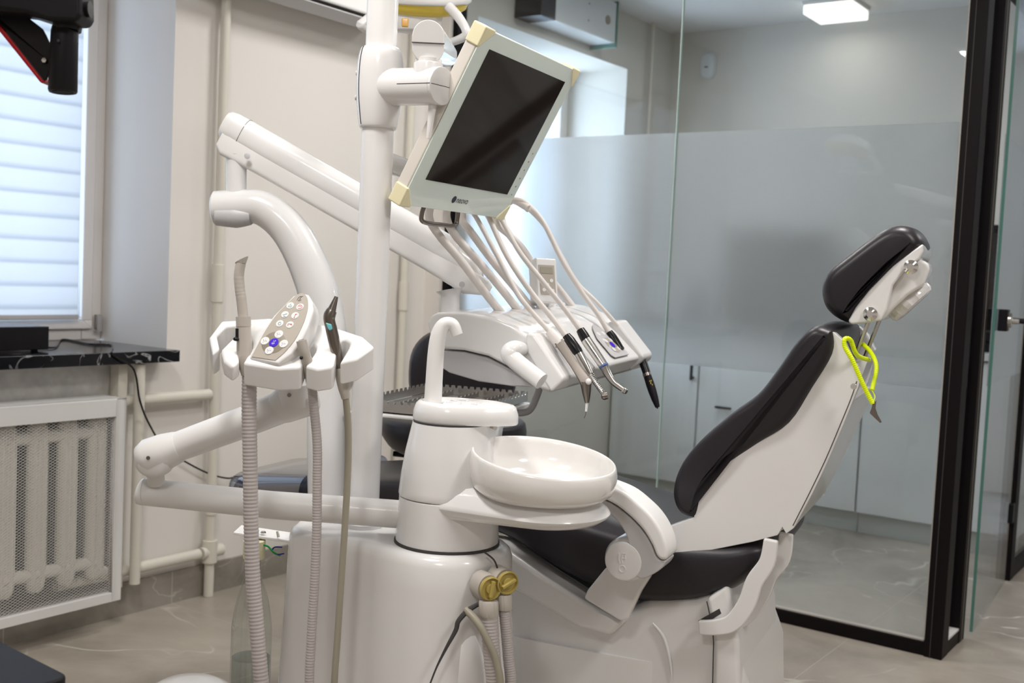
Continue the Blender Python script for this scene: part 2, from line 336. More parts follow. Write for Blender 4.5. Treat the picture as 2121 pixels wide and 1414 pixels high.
mk('housing', MB().bb(-2.13, -1.87, 4.07, 4.33, CEIL-.02, CEIL), M['white_mat'], t, bevel=.004)
mk('diffuser', MB().bb(-2.125, -1.875, 4.075, 4.325, CEIL-.066, CEIL-.02), M['lamp_on'], t, bevel=.008)

# ------------------------------------------------------------------ glass partition (structure)
PX = -.875
gp = structroot('wall_glass_partition', (PX, GY, 0))
fr = MB().bb(-2.955, -.905, GY-.022, GY+.022, 0, .045); mk('bottom_rail', fr, M['black_frame'], gp, bevel=.002)
mk('top_rail', MB().bb(-2.955, -.905, GY-.022, GY+.022, CEIL-.05, CEIL), M['black_frame'], gp, bevel=.002)
mk('wall_post', MB().bb(-2.982, -2.955, GY-.03, GY+.03, 0, CEIL), M['black_frame'], gp, bevel=.002)
mk('filler_strip', MB().bb(WX, -2.982, GY-.05, GY+.05, 0, CEIL), M['wall'], gp)
mk('corner_post', MB().bb(-.905, -.848, GY-.03, GY+.045, 0, CEIL), M['black_frame'], gp, bevel=.003)
mk('post_groove', MB().bb(-.886, -.884, GY-.0312, GY-.029, .0, CEIL), M['gap'], gp)
mk('gasket', MB().bb(-.912, -.905, GY-.012, GY+.012, .045, CEIL-.05).bb(-2.955, -.905, GY-.012, GY+.012, .044, .05).bb(-.884, -.872, GY+.045, GY+.056, .03, CEIL), M['beige_plastic'], gp)
ZF0, ZF1 = .868, 1.724
def glass_panel(x0, x1, y0, y1, film=True, f0=ZF0, f1=ZF1):
    mk('glass_pane', MB().bb(x0, x1, y0, y1, .045, CEIL-.05), M['glass'], gp)
    if not film: return
    if abs(x1-x0) > abs(y1-y0): mb = MB().bb(x0+.001, x1-.001, y1+.001, y1+.004, f0, f1)
    else: mb = MB().bb(x0-.004, x0-.001, y0+.001, y1-.001, f0, f1)
    mk('frosted_film', mb, M['frost'], gp)
glass_panel(-2.955, -1.920, GY-.005, GY+.005)
glass_panel(-1.916, -.905, GY-.005, GY+.005)
mk('glass_joint', MB().bb(-1.9195, -1.9165, GY-.006, GY+.006, .045, CEIL-.05), M['seam_edge'], gp)
glass_panel(PX-.005, PX+.005, GY+.045, 3.87)
mk('side_rail', MB().bb(-.9, -.85, GY+.045, 3.87, 0, .045), M['black_frame'], gp, bevel=.002)
mk('side_gasket', MB().bb(-.9, -.85, GY+.056, 3.87, .045, .052), M['pvc'], gp)
mk('door_jamb', MB().bb(-.905, -.848, 3.87, 3.94, 0, CEIL), M['black_frame'], gp, bevel=.002)
mk('jamb_groove', MB().bb(-.8485, -.847, 3.903, 3.906, 0, CEIL), M['keypad_ring'], gp)
mk('door_seal', MB().bb(-.862, -.852, 3.94, 3.955, 0, 2.25), M['pvc'], gp)
mk('far_post', MB().bb(-.945, -.888, 4.88, 4.95, 0, CEIL), M['black_frame'], gp, bevel=.002)
glass_panel(-.915, -.905, 4.95, BACKY)
mk('far_rail', MB().bb(-.935, -.89, 4.95, BACKY, 0, .05), M['black_frame'], gp, bevel=.002)
mk('door_header', MB().bb(-.935, -.85, 3.94, 4.88, 2.25, 2.30), M['black_frame'], gp, bevel=.002)
mk('transom_pane', MB().bb(-.895, -.885, 3.94, 4.88, 2.30, CEIL), M['glass'], gp)
dr = structroot('door_1', (-.84, 4.0, 0))
DA, DB = V((-.839, 4.0, 0)), V((-.902, 4.872, 0)); dd_ = (DB-DA).normalized(); dn0 = UP.cross(dd_); dn0 = dn0 if dn0.x > 0 else -dn0
def leaf(a, b, z0, z1, off=0, th=.010):
    p, q_ = DA+dd_*a, DA+dd_*b; return MB().ext([p+UP*z0+dn0*(off-th/2), q_+UP*z0+dn0*(off-th/2), q_+UP*z1+dn0*(off-th/2), p+UP*z1+dn0*(off-th/2)], dn0*th)
DL = (DB-DA).length
mk('glass_leaf', leaf(.004, DL, .012, 2.24), M['glass'], dr)
mk('glass_leaf_edge', leaf(0, .004, .012, 2.24), M['glass_edge'], dr)
mk('frosted_film', leaf(.006, DL-.002, ZF0, ZF1, -.0075, .003), M['frost'], dr)
hq = DA+dd_*.065+UP*1.095; axd = (dn0, dd_, UP)
hd = mk('door_handle', MB().box(hq+dn0*.022, .030, .055, .075, axd).box(hq-dn0*.022, .030, .055, .075, axd), M['black_metal'], dr, bevel=.003)
mk('handle_rose', MB().lathe([(.026, .037), (.026, .047), (.022, .050)], hq, dn0), M['steel'], hd)
mk('handle_collar', MB().lathe([(.012, .048), (.012, .072)], hq, dn0), M['chrome'], hd)
mk('handle_lever', MB().tube([hq+dn0*.07, hq+dn0*.105, hq+dn0*.112+dd_*.02, hq+dn0*.112+dd_*.12], .009), M['black_metal'], hd)
mk('hinge', leaf(DL-.05, DL-.004, .25, .33, 0, .03), M['black_metal'], dr, bevel=.003)
mk('hinge', leaf(DL-.05, DL-.004, 1.95, 2.03, 0, .03), M['black_metal'], dr, bevel=.003)

# ------------------------------------------------------------------ side room furniture
FY = 5.25
def cabinet(x0, x1, name, label, handle, drawer=None):
    t = thing(name, ((x0+x1)/2, FY+.25, 0), label, 'cabinet', None)
    mk('body', MB().bb(x0, x1, FY+.02, BACKY-.012, .1, .88), M['cab'], t, bevel=.002)
    mk('plinth', MB().bb(x0, x1, FY+.05, FY+.07, 0, .1), M['plinth'], t)
    top = .735 if drawer else .875
    d = mk('door', MB().bb(x0+.003, x1-.003, FY, FY+.019, .105, top), M['cab'], t, bevel=.0025)
    hx, hz, vert = handle
    mk('handle', (MB().bb(hx-.007, hx+.007, FY-.03, FY-.02, hz-.05, hz+.05).bb(hx-.006, hx+.006, FY-.02, FY, hz-.045, hz-.03) if vert else MB().bb(hx-.045, hx+.045, FY-.03, FY-.018, hz-.006, hz+.006).bb(hx-.03, hx-.02, FY-.018, FY, hz-.005, hz+.005)), M['black_metal'], d, bevel=.002)
    if drawer: mk('drawer', MB().bb(x0+.003, x1-.003, FY, FY+.019, .74, .875), M['cab'], t, bevel=.0025)
cabinet(-3.05, -2.53, 'base_cabinet', 'white base cabinet with upright black handle left of the drawer cabinet behind glass', (-2.56, .71, True))
cabinet(-2.527, -2.10, 'base_cabinet', 'white base cabinet with short black pull under its drawer, seen left of the chair backrest', (-2.37, .535, False), True)
cabinet(-2.097, -1.665, 'base_cabinet', 'white base cabinet behind the chair backrest with black handle at its right edge', (-1.70, .685, True))
cabinet(-1.662, -.945, 'base_cabinet', 'wide white base cabinet beside the black glass post', (-1.0, .685, True))
wt = mk('worktop', MB().bb(-3.05, -.947, FY-.02, BACKY-.012, .882, .915), M['plinth'], bevel=.003); tag(wt, 'pale grey worktop over the white cabinets behind frosted glass', 'worktop')
def appliance(name, label, cat, x0, x1, y0, y1, z1, base=.915):
    t = thing(name, ((x0+x1)/2, (y0+y1)/2, base), label, cat)
    mk('housing', MB().bb(x0, x1, y0, y1, base+.05, z1), M['black'], t, bevel=.02)
    mk('foot', MB().bb(x0+.06, x1-.06, y0+.03, y1-.03, base, base+.05), M['black_metal'], t, bevel=.004)
    mk('front_panel', MB().bb(x0+.03, x1-.03, y0-.006, y0, base+.09, z1-.04), M['lcd'], t, bevel=.003)
appliance('coffee_machine', 'dark blurred appliance standing on the worktop behind the frosted film, mid panel', 'appliance', -2.45, -1.95, 5.28, 5.62, 1.46)
appliance('microwave_oven', 'dark blurred appliance behind frosted film beside the black post', 'appliance', -1.25, -1.0, 5.35, 5.65, 1.50)
kt = thing('kettle', (-2.72, 5.4, .915), 'grey blurred kettle-like shape behind the frosted film near the glass joint', 'kettle')
mk('kettle_body', MB().lathe([(.08, 0), (.085, .02), (.075, .18), (.06, .24), (.02, .26)], (-2.72, 5.4, .915)), M['nickel'], kt)
mk('handle', MB().tube(cr([(-2.65, 5.4, 1.14), (-2.59, 5.4, 1.12), (-2.59, 5.4, 1.02), (-2.64, 5.4, .97)], 6), .01), M['black'], kt)
rc = thing('air_recirculator', (WX, 4.5, 2.36), 'long white wall box with black end and round badge high behind the glass', 'air purifier')
mk('housing', MB().bb(WX, WX+.15, 4.31, 4.86, 2.36, 2.56), M['cab'], rc, bevel=.004)
mk('end_cap', MB().bb(WX, WX+.152, 4.19, 4.31, 2.358, 2.56), M['black'], rc, bevel=.003)
mk('badge', MB().lathe([(.022, 0), (.022, .003)], (WX+.15, 4.78, 2.46), (1, 0, 0)), M['keypad_ring'], rc)
for yy, zz in ((4.6, 2.42), (4.6, 2.50)): mk('screw', MB().lathe([(.005, 0), (.004, .002)], (WX+.15, yy, zz), (1, 0, 0), 12), M['nickel'], rc)
mk('side_flange', MB().bb(WX, WX+.155, 4.862, 4.872, 2.34, 2.57), M['glass_edge'], rc)
sn = thing('motion_sensor', (-2.82, BACKY, 2.40), 'small white oval motion sensor high on the wall behind the glass', 'sensor')
mk('housing', MB().loft([[V((-2.82+.045*math.copysign(abs(math.cos(a))**.7, math.cos(a))*s, BACKY-h, 2.40+.075*math.copysign(abs(math.sin(a))**.7, math.sin(a))*s)) for a in [2*math.pi*k/32 for k in range(32)]] for s, h in ((1, 0), (1, .02), (.85, .032), (.5, .036))]), M['cab'], sn)
mk('lens', MB().bb(-2.83, -2.81, BACKY-.04, BACKY-.03, 2.385, 2.392), M['ink'], sn)
def pipe(name, pts, r, label, extra=None):
    t = thing(name, pts[0], label, 'pipe')
    mk('tube', MB().tube(pts, r, 20), M['pipe'], t)
    for nm, e, rr in (extra or []): mk(nm, MB().tube(e, rr, 20), M['pipe'], t, bevel=.002)
    return t
px = WX+.035
pipe('heating_pipe', [(px, 2.487, .001), (px, 2.487, CEIL)], .017, 'vertical cream heating pipe on the wall right of the window', [('coupling', [(px, 2.487, 1.03), (px, 2.487, 1.16)], .021), ('coupling', [(px, 2.487, .29), (px, 2.487, .325)], .022), ('tee_fitting', [(px, 2.487, .12), (px, 2.487, .20)], .026), ('tee_fitting', [(px, 2.45, .158), (px, 2.54, .158)], .021)])
pipe('heating_pipe', [(px, 1.95, .712), (px, 2.465, .712)], .019, 'upper horizontal cream pipe running to the radiator', [])
pipe('heating_pipe', [(px, 1.9, .158), (px, 2.44, .158)], .018, 'lower horizontal cream pipe running to the radiator above the skirting', [])
pipe('heating_pipe', [(px, 3.455, .001), (px, 3.455, CEIL)], .017, 'cream heating pipe in the corner behind the white pole', [('coupling', [(px, 3.455, 1.0), (px, 3.455, 1.12)], .021)])
pipe('heating_pipe', [(px, 5.46, .93), (px, 5.46, CEIL)], .010, 'pale vertical pipe seen through the glass in the side room corner', [])
pipe('riser_pipe', [(WX+.07, 2.158, .12), (WX+.07, 2.158, .832)], .017, 'short grey-beige pipe standing right of the radiator grille', [])

# radiator, foil, grille
fo = mk('insulation_foil', MB().bb(WX+.0005, WX+.004, .7, 2.09, .70, .83), M['foil']); tag(fo, 'crinkled silver foil insulation on the wall between sill and radiator grille', 'foil')
rb_ = mk('radiator_shade_board', MB().bb(WX+.0135, WX+.017, .7, 2.09, .11, .695), M['board']); tag(rb_, 'dark brown sheet added behind the cream radiator for the shade between its sections', 'shade_board')  # sheet added so the gaps between radiator sections look shaded
rd = thing('radiator', (WX+.07, 1.6, .1), 'cream ribbed cast radiator behind the white mesh grille', 'radiator')
def rsec(y, z, r_): return [V((WX+.07+r_*.75*math.cos(a)*(1-.45*math.exp(-(((a+math.pi) % (2*math.pi)-math.pi)/.28)**2)), y+r_*math.sin(a), z)) for a in [2*math.pi*k/40 for k in range(40)]]
for k in range(12):
    y = 2.007-k*.098
    mk('section', MB().loft([rsec(y, z, r_) for z, r_ in ((.165, .016), (.175, .026), (.20, .032), (.23, .033), (.62, .033), (.65, .032), (.675, .026), (.685, .016))]), M['radiator'], rd, ang=60)
    if k < 11:
        for z_ in (.22, .63): mk('connector', MB().tube([(WX+.07, y, z_), (WX+.07, y-.098, z_)], .02, 12), M['radiator'], rd)
mk('valve', MB().tube([(WX+.07, 2.01, .19), (WX+.07, 2.07, .165)], [.026, .018], 12), M['radiator'], rd)
gr = thing('radiator_grille', (-2.94, 1.6, .095), 'white framed diamond mesh radiator cover under the window sill', 'radiator cover')
gx = -2.94; gy1 = 2.065; gy0 = .8; gz0, gz1 = .10, .735
mk('frame', MB().bb(gx-.012, gx+.012, gy1-.032, gy1, gz0, gz1).bb(gx-.012, gx+.012, gy0, gy1-.032, gz0, gz0+.03).bb(gx-.012, gx+.012, gy0, gy1-.032, gz1-.055, gz1).bb(gx-.012, gx+.012, 1.52, 1.55, gz0+.03, gz1-.055).bb(gx-.10, gx+.012, gy0, gy1, gz1-.012, gz1), M['screen_frame'], gr, bevel=.002)
mesh_ = MB(); sy, sz = .0135, .0075
def strand(p, q, wd=.00048):
    d = (q-p).normalized(); n_ = V((1, 0, 0)).cross(d)*wd; mesh_.add([p-n_, p+n_, q+n_, q-n_, p-n_+V((.0012, 0, 0)), p+n_+V((.0012, 0, 0)), q+n_+V((.0012, 0, 0)), q-n_+V((.0012, 0, 0))], [(0, 1, 2, 3), (4, 5, 6, 7), (0, 3, 7, 4), (1, 2, 6, 5)])
Y0, Y1, Z0, Z1 = 1.55, gy1-.032, gz0+.03, gz1-.055
sl_ = sz/sy
for s in (1, -1):
    c0 = Z0 - sl_*(Y1-Y0) if s > 0 else Z0
    c = c0
    while c < Z1 + (0 if s > 0 else sl_*(Y1-Y0)):
        # z = c + s*sl*(y-Y0)
        ya, yb = Y0, Y1
        f = lambda y: c + s*sl_*(y-Y0)
        g_ = lambda z: Y0 + (z-c)/(s*sl_)
        lo, hi = sorted((g_(Z0), g_(Z1))); ya = max(Y0, lo); yb = min(Y1, hi)
        if yb-ya > .001: strand(V((gx, ya, f(ya))), V((gx, yb, f(yb))))
        c += sz*1.15
mo = mk('mesh_screen', mesh_, M['screen_frame'], gr)
po = mk('support_batten', MB().bb(WX+.004, WX+.05, 2.095, 2.128, .11, .832), M['pipe'], bevel=.002); tag(po, 'cream painted upright batten on the wall beside the radiator grille', 'batten')
# box on sill with cable, power strip
bx = thing('black_box', (-3.15, 1.6, .876), 'flat black box standing on the black marble sill', 'box')
mk('housing', MB().bb(-3.28, -3.06, 1.4, 1.885, .882, .952), M['black'], bx, bevel=.003)
for yy in (1.45, 1.85): mk('rubber_foot', MB().lathe([(.01, 0), (.01, .008)], (-3.08, yy, .876), n=12), M['black_metal'], bx)
XS = -2.951
pts = [V((-3.2, 1.885, .885)), V((-3.14, 1.95, .880)), onz(130, 703, .8795), onz(185, 712, .8795), onz(230, 714, .8795)]
e1_ = V((-2.958, 2.03, .8795))
pts += [e1_, V((-2.948, 2.04, .862)), onx(277, 765, -2.935), onx(290, 830, -2.94), onx(310, 880, -2.96), onx(345, 930, -3.03), onx(420, 975, -3.03), onx(470, 990, -3.03), onx(500, 985, -3.03), onx(550, 995, -3.03)]
cb = mk('power_cable', MB().tube(cr(pts, 8), .0032, 8), M['black']); tag(cb, 'thin black cable hanging from the sill and looping along the wall', 'cable')
ps = thing('digital_clock_unit', onx(585, 990, WX+.02), 'small black wall unit with red digits low on the wall by the foot end', 'display unit')
mk('housing', MB().bb(WX, WX+.035, 2.765, 2.955, .30, .40), M['black'], ps, bevel=.004)
mk('red_digits', MB().bb(WX+.035, WX+.0362, 2.865, 2.895, .35, .375), M['led_red'], ps)
ac = thing('air_conditioner', (WX+.1, 2.8, 2.07), 'grey-white wall air conditioner seen from below at the top edge', 'air conditioner')
mk('housing', MB().ext([(WX, 2.28, 2.105), (WX+.12, 2.28, 2.07), (WX+.205, 2.28, 2.10), (WX+.215, 2.28, 2.35), (WX, 2.28, 2.38)], (0, .93, 0)), M['white_mat'], ac, bevel=.008)
mk('air_outlet', MB().ext([(WX+.125, 2.31, 2.0685), (WX+.20, 2.31, 2.0975), (WX+.20, 2.31, 2.11), (WX+.125, 2.31, 2.09)], (0, .87, 0)), M['gap'], ac)
mk('louvre', MB().ext([(WX+.128, 2.32, 2.064), (WX+.19, 2.32, 2.085), (WX+.19, 2.32, 2.089), (WX+.128, 2.32, 2.068)], (0, .85, 0)), M['grey_plastic'], ac)

# ------------------------------------------------------------------ dental chair
TH_C = math.radians(24)
A = (math.cos(TH_C)*RT - math.sin(TH_C)*FW).normalized(); WD = (math.sin(TH_C)*RT + math.cos(TH_C)*FW).normalized()
OC = at(1500, 1000, 2.0); OC0 = V((OC.x, OC.y, 0))
def ch(u, w_, z): return OC0 + A*u + WD*w_ + UP*z
def cpx(x, y, w_=0.0): return onp(x, y, OC + WD*w_, WD)
chair = thing('dental_chair', ch(-.2, .2, 0), 'white dental chair with black upholstery, raised seat and reclined backrest', 'dental chair')
BW = .45
shell_px = [(1722, 688), (1706, 696), (1686, 720), (1655, 772), (1622, 830), (1588, 868), (1520, 915), (1462, 955), (1434, 990), (1423, 1030), (1430, 1062), (1433, 1074)]
shell_arm = [(1380, 1094), (1335, 1105), (1290, 1120), (1262, 1160), (1280, 1200), (1330, 1192), (1385, 1167), (1440, 1149), (1553, 1128), (1604, 1115), (1614, 1098), (1622, 1112), (1638, 1100)]
shell_back = [(1677, 1027), (1709, 960), (1737, 894), (1762, 832), (1776, 792), (1772, 762), (1758, 738), (1744, 708)]
def smooth_px(p, n=5): return [(q.x, q.y) for q in cr(p, n)]
outer = smooth_px(shell_px) + shell_arm + smooth_px(shell_back, 3)
far_ = [(x-(22 if x > 1560 and y > 700 and (y-1100)/(x-1640.5) < 0 and x > 1640-(y-1100)*.36 else 0), y) for x, y in outer]
mb = MB().ext([cpx(x, y, 0) for x, y in outer], WD*.03).ext([cpx(x, y, 0)+WD*(BW-.03) for x, y in far_], WD*.03)
mid = [(1765, 750), (1660, 850), (1560, 940), (1480, 1000), (1480, 1115), (1553, 1122), (1604, 1110), (1638, 1098), (1677, 1027), (1709, 960), (1737, 894), (1762, 832), (1779, 785), (1788, 748)]
mb.ext([cpx(x, y, 0)+WD*.02 for x, y in mid if y > 800 or x < 1700], WD*(BW-.05))
mb.ext([cpx(x, y, .10) for x, y in [(1796, 745), (1772, 745), (1745, 790), (1752, 850), (1775, 800)]], WD*.14)
# the shell narrows towards its rear edge, as moulded
_ra, _rb = cpx(1640, 1100, 0), cpx(1796, 752, 0); _rd = (_rb-_ra).normalized(); _rn = WD.cross(_rd).normalized()
if _rn.dot(cpx(1450, 1000, 0)-_ra) < 0: _rn = -_rn
def taper(v):
    dd = (v-_ra).dot(_rn); f = max(0, 1-dd/.36); w0 = (v-OC).dot(WD)-BW/2; return v - WD*(w0*f*.14)
mb.v = [taper(v) for v in mb.v]
mk('backrest_shell', mb, M['white'], chair, bevel=.009, seg=4, ang=40)
seamp = [taper(cpx(x-4, y, 0))-WD*.0003 for x, y in smooth_px([(1640, 1095), (1677, 1022), (1709, 955), (1737, 889), (1762, 828), (1774, 792)], 4)]
mk('shell_seam', MB().tube(seamp, .0008, 6), M['gap'], chair)
mk('shell_screw', MB().lathe([(.0055, 0), (.005, .002)], cpx(1768, 800, .004), -WD, 16), M['chrome'], chair)
pad = [(1724, 690), (1712, 680), (1690, 675), (1668, 684), (1638, 716), (1602, 768), (1562, 818), (1510, 856), (1452, 905), (1412, 950), (1390, 995), (1386, 1035), (1400, 1066), (1424, 1077), (1442, 1072),
       (1458, 1020), (1496, 975), (1565, 925), (1632, 880), (1680, 806), (1722, 735)]
pp_ = [(q.x, q.y) for q in cr(pad, 4, True)]
def inset_ring(pts3, c, s): return [c + (p-c)*s for p in pts3]
r0 = [cpx(x, y, 0) for x, y in pp_]; cc = sum(r0, V())/len(r0)
# upholstery: layered cross sections with a soft shoulder at each side
def offs(pts, d, nrm):
    n = len(pts); out = []
    for i in range(n):
        t = (pts[(i+1) % n]-pts[i-1]).normalized(); k = t.cross(nrm); out.append(pts[i]+k*d)
    return out
area2 = sum((r0[i-1]-cc).cross(r0[i]-cc).dot(WD) for i in range(len(r0))); sg = 1 if area2 > 0 else -1
prof = [(.010, .017), (.011, .0125), (.014, .008), (.020, .004), (.030, .0012), (.045, 0), (BW/2, -.004), (BW-.06, 0), (BW-.042, .002), (BW-.025, .007), (BW-.016, .014), (BW-.014, .022)]
mk('backrest_cushion', MB().loft([[p+WD*w_ for p in offs(r0, -sg*d, WD)] for w_, d in prof]), M['black_leather'], chair, ang=80)
# seat and leg rest cushion
def sect(u, wc, hw, zt, zb, n=40, e=.34):
    return [ch(u, wc + hw*math.copysign(abs(math.cos(a))**e, math.cos(a)), (zt+zb)/2 + (zt-zb)/2*math.copysign(abs(math.sin(a))**.55, math.sin(a))) for a in [2*math.pi*k/n for k in range(n)]]
secs = [(-1.19, .22, .10, .655, .615), (-1.175, .22, .15, .665, .60), (-1.10, .22, .17, .675, .595), (-1.0, .22, .18, .69, .60), (-.8, .22, .195, .72, .63), (-.62, .22, .215, .745, .655), (-.45, .22, .23, .745, .64), (-.32, .22, .235, .725, .585), (-.20, .22, .235, .705, .552), (-.10, .22, .235, .70, .560), (0, .22, .235, .705, .595), (.05, .22, .225, .71, .635), (.075, .22, .205, .705, .66), (.085, .22, .16, .70, .68)]
pts_s = cr([(s_[0], s_[2], s_[3]) for s_ in secs], 4); pts_b = cr([(s_[0], s_[1], s_[4]) for s_ in secs], 4)
mk('seat_cushion', MB().loft([sect(a.x, .245, a.y, a.z, b.z) for a, b in zip(pts_s, pts_b)]), M['black_leather'], chair, ang=80)
mk('foot_cover', MB().loft([sect(u, .245, hw+.006, zt+.006, zb-.004) for u, hw, zt, zb in ((-1.205, .11, .66, .60), (-1.18, .155, .675, .59), (-1.08, .178, .69, .585), (-.96, .19, .705, .595))]), M['clear_foil'], chair, ang=80)
# under frame / base cover
ub = [(1040, 1135), (1058, 1152), (1120, 1196), (1208, 1252), (1290, 1266), (1345, 1240), (1440, 1238), (1500, 1203), (1506, 1280), (1520, 1340), (1548, 1420), (1550, 1600), (1180, 1600), (1040, 1480), (1000, 1300), (1000, 1140)]
u3 = [cpx(x, y, .03) for x, y in ub]
bs = MB().ext(u3, WD*.38); mk('base_cover', bs, M['white'], chair, bevel=.02, seg=5)
uc = [(1043, 1128), (1058, 1146), (1120, 1190), (1210, 1247), (1292, 1290), (1262, 1318), (1200, 1302), (1120, 1255), (1050, 1215), (1000, 1200), (990, 1120)]
mk('side_fairing', MB().ext([cpx(x, y, -.012) for x, y in uc], WD*.08), M['white'], chair, bevel=.012, seg=4)
mk('pedestal', MB().loft([[ch(-.30 + sx_*math.copysign(abs(math.cos(a))**.5, math.cos(a)), .22+.2*math.copysign(abs(math.sin(a))**.5, math.sin(a)), z) for a in [2*math.pi*k/40 for k in range(40)]] for z, sx_ in ((0, .42), (.03, .42), (.05, .36), (.12, .30), (.45, .27))]), M['white_mat'], chair)
cv = [(1380, 1300), (1400, 1345), (1405, 1414)]
mk('base_fold', MB().tube(cr([cpx(x, y, .026) for x, y in [(1352, 1290), (1375, 1320), (1388, 1370), (1392, 1410)]], 5), [.002, .0035, .003, .001], 12), M['white'], chair)
mk('rear_cover', MB().ext([cpx(x, y, .015) for x, y in [(1462, 1240), (1506, 1207), (1518, 1262), (1530, 1330), (1534, 1470), (1475, 1470), (1478, 1330)]], WD*.36), M['white'], chair, bevel=.01, seg=4)
mk('cover_gap', MB().tube([cpx(x, y, .0145) for x, y in [(1464, 1245), (1476, 1300), (1478, 1330), (1476, 1420)]], .0012, 6).ext([cpx(x, y, .0145) for x, y in [(1446, 1285), (1490, 1260), (1494, 1270), (1453, 1296)]], WD*.002), M['gap'], chair)
mk('under_seat_lever', MB().ext([cpx(x, y, .05) for x, y in [(1490, 1203), (1520, 1190), (1524, 1200), (1518, 1204)]], WD*.05), M['grey_plastic'], chair, bevel=.002)
# levers to backrest
def lever(pts, w_, wpx=12):
    c_ = [cpx(x, y, w_) for x, y in smooth_px(pts, 6)]; ring = []
    for i, p in enumerate(c_):
        t = (c_[min(len(c_)-1, i+1)]-c_[max(0, i-1)]).normalized(); k = t.cross(WD); wd = .0125*(1+.3*math.sin(math.pi*i/(len(c_)-1)))
        ring.append([p-k*wd, p+k*wd, p+k*wd+WD*.012, p-k*wd+WD*.012])
    return MB().loft(ring)
mk('lever_arm', lever([(1446, 1300), (1480, 1300), (1516, 1290), (1545, 1252), (1562, 1205), (1588, 1165), (1596, 1118)], -.004), M['white'], chair, bevel=.003)
mk('lever_arm', lever([(1520, 1296), (1552, 1270), (1576, 1230), (1592, 1190), (1620, 1155), (1628, 1105)], .06), M['white'], chair, bevel=.003)
# armrest
hubc = cpx(1290, 1163, -.10)
mk('arm_bracket', MB().ext([cpx(x, y, -.035) for x, y in [(1208, 1240), (1216, 1222), (1250, 1180), (1275, 1155), (1345, 1150), (1345, 1196), (1326, 1226), (1300, 1280), (1288, 1288), (1280, 1284)]], WD*.022), M['white'], chair, bevel=.006, seg=4)
hb = mk('arm_hub', MB().lathe([(.028, 0), (.0335, .001), (.0355, .004), (.0355, .010), (.037, .011), (.041, .02), (.041, .075), (.03, .08)], hubc, WD, 48), M['white'], chair, ang=30)
for k, (dx, dz) in enumerate(((-.006, .012), (-.006, .004), (.003, .011), (.003, .003), (-.001, -.008), (.004, -.012))):
    pass
ring = [hubc - WD*.0006 + A*(.006*math.cos(a)+.0) + UP*(-.013+.006*math.sin(a)) for a in [2*math.pi*k/20 for k in range(20)]]
emb = MB().tube(ring, .0009, 6, close=True)
for q in ([(-.008, .014), (-.008, .004), (-.005, -.004)], [(-.001, .015), (-.002, .005), (.0, -.003)], [(.004, .014), (.005, .004)], [(-.001, .015), (.006, .016)], [(-.002, .006), (.006, .007)]):
    emb.tube([hubc - WD*.0006 + A*a + UP*b for a, b in q], .0009, 6)
mk('embossed_emblem', emb, M['white_mat'], hb)
afr = smooth_px([(1200, 1008), (1243, 1031), (1275, 1048), (1306, 1073), (1331, 1100), (1349, 1129), (1358, 1152), (1367, 1160), (1379, 1161), (1373, 1174), (1358, 1186), (1332, 1198), (1316, 1190), (1310, 1160), (1300, 1116), (1290, 1095), (1277, 1077), (1257, 1061), (1230, 1045), (1195, 1030)], 3)
mk('armrest_frame', MB().ext([cpx(x, y, -.098) for x, y in afr], WD*.055), M['grey_plastic'], chair, bevel=.009, seg=4, ang=40)
apd = smooth_px([(1195, 992), (1235, 998), (1272, 1010), (1300, 1024), (1327, 1046), (1349, 1068), (1367, 1095), (1379, 1125), (1382, 1150), (1378, 1159), (1368, 1159), (1359, 1150), (1350, 1129), (1332, 1099), (1307, 1072), (1276, 1047), (1243, 1030), (1200, 1010)], 3)
mk('armrest_pad', MB().ext([cpx(x, y, -.104) for x, y in apd], WD*.068), M['white_mat'], chair, bevel=.008, seg=4, ang=40)
# headrest
hp = [(1698, 612), (1700, 585), (1716, 558), (1750, 530), (1800, 492), (1835, 471), (1868, 465), (1895, 476), (1911, 502), (1898, 526), (1854, 560), (1804, 610), (1777, 644), (1760, 669), (1731, 660), (1708, 640)]
hr = [cpx(x, y, .08) for x, y in [(q.x, q.y) for q in cr(hp, 4, True)]]; hc = sum(hr, V())/len(hr)
sgn = 1 if sum((hr[i-1]-hc).cross(hr[i]-hc).dot(WD) for i in range(len(hr))) > 0 else -1
HW = .25
head = mk('headrest_cushion', MB().loft([[p+WD*w_ for p in offs(hr, -sgn*d, WD)] for w_, d in ((0, .021), (.001, .016), (.004, .011), (.010, .006), (.020, .002), (.038, .0), (HW/2, -.003), (HW-.038, 0), (HW-.02, .004), (HW-.010, .010), (HW-.004, .017), (HW, .030))]), M['black_leather'], chair, ang=80)
hsp = [(1912, 504), (1913, 520), (1905, 536), (1880, 552), (1850, 590), (1838, 640), (1825, 664), (1800, 668), (1762, 672), (1756, 664), (1772, 636), (1800, 600), (1850, 550), (1890, 518)]
mk('headrest_shell', MB().ext([cpx(x, y, .085) for x, y in hsp], WD*.235), M['white'], chair, bevel=.006, seg=4)
mk('headrest_joint', MB().ext([cpx(x, y, .10) for x, y in [(1870, 540), (1895, 533), (1920, 542), (1927, 556), (1914, 590), (1880, 612), (1850, 640), (1830, 662), (1800, 662), (1795, 640), (1840, 590)]], WD*.09), M['white'], chair, bevel=.008, seg=4)
for x, y in ((1887, 553), (1803, 650)):
    b_ = mk('bolt', MB().lathe([(.0125, 0), (.0125, -.004), (.009, -.006), (.009, -.009), (.006, -.011), (.006, -.006), (.001, -.006)], cpx(x, y, .085), WD, 24), M['chrome'], chair)
rn = (cpx(1912, 640, .1)-cpx(1860, 590, .1)).normalized()  # knob axis, square to the pad
kc = cpx(1868, 608, .16)
prof_k = [(.02, 0), (.042, .004), (.045, .01), (.045, .024), (.041, .030), (.034, .032), (.0, .032)]
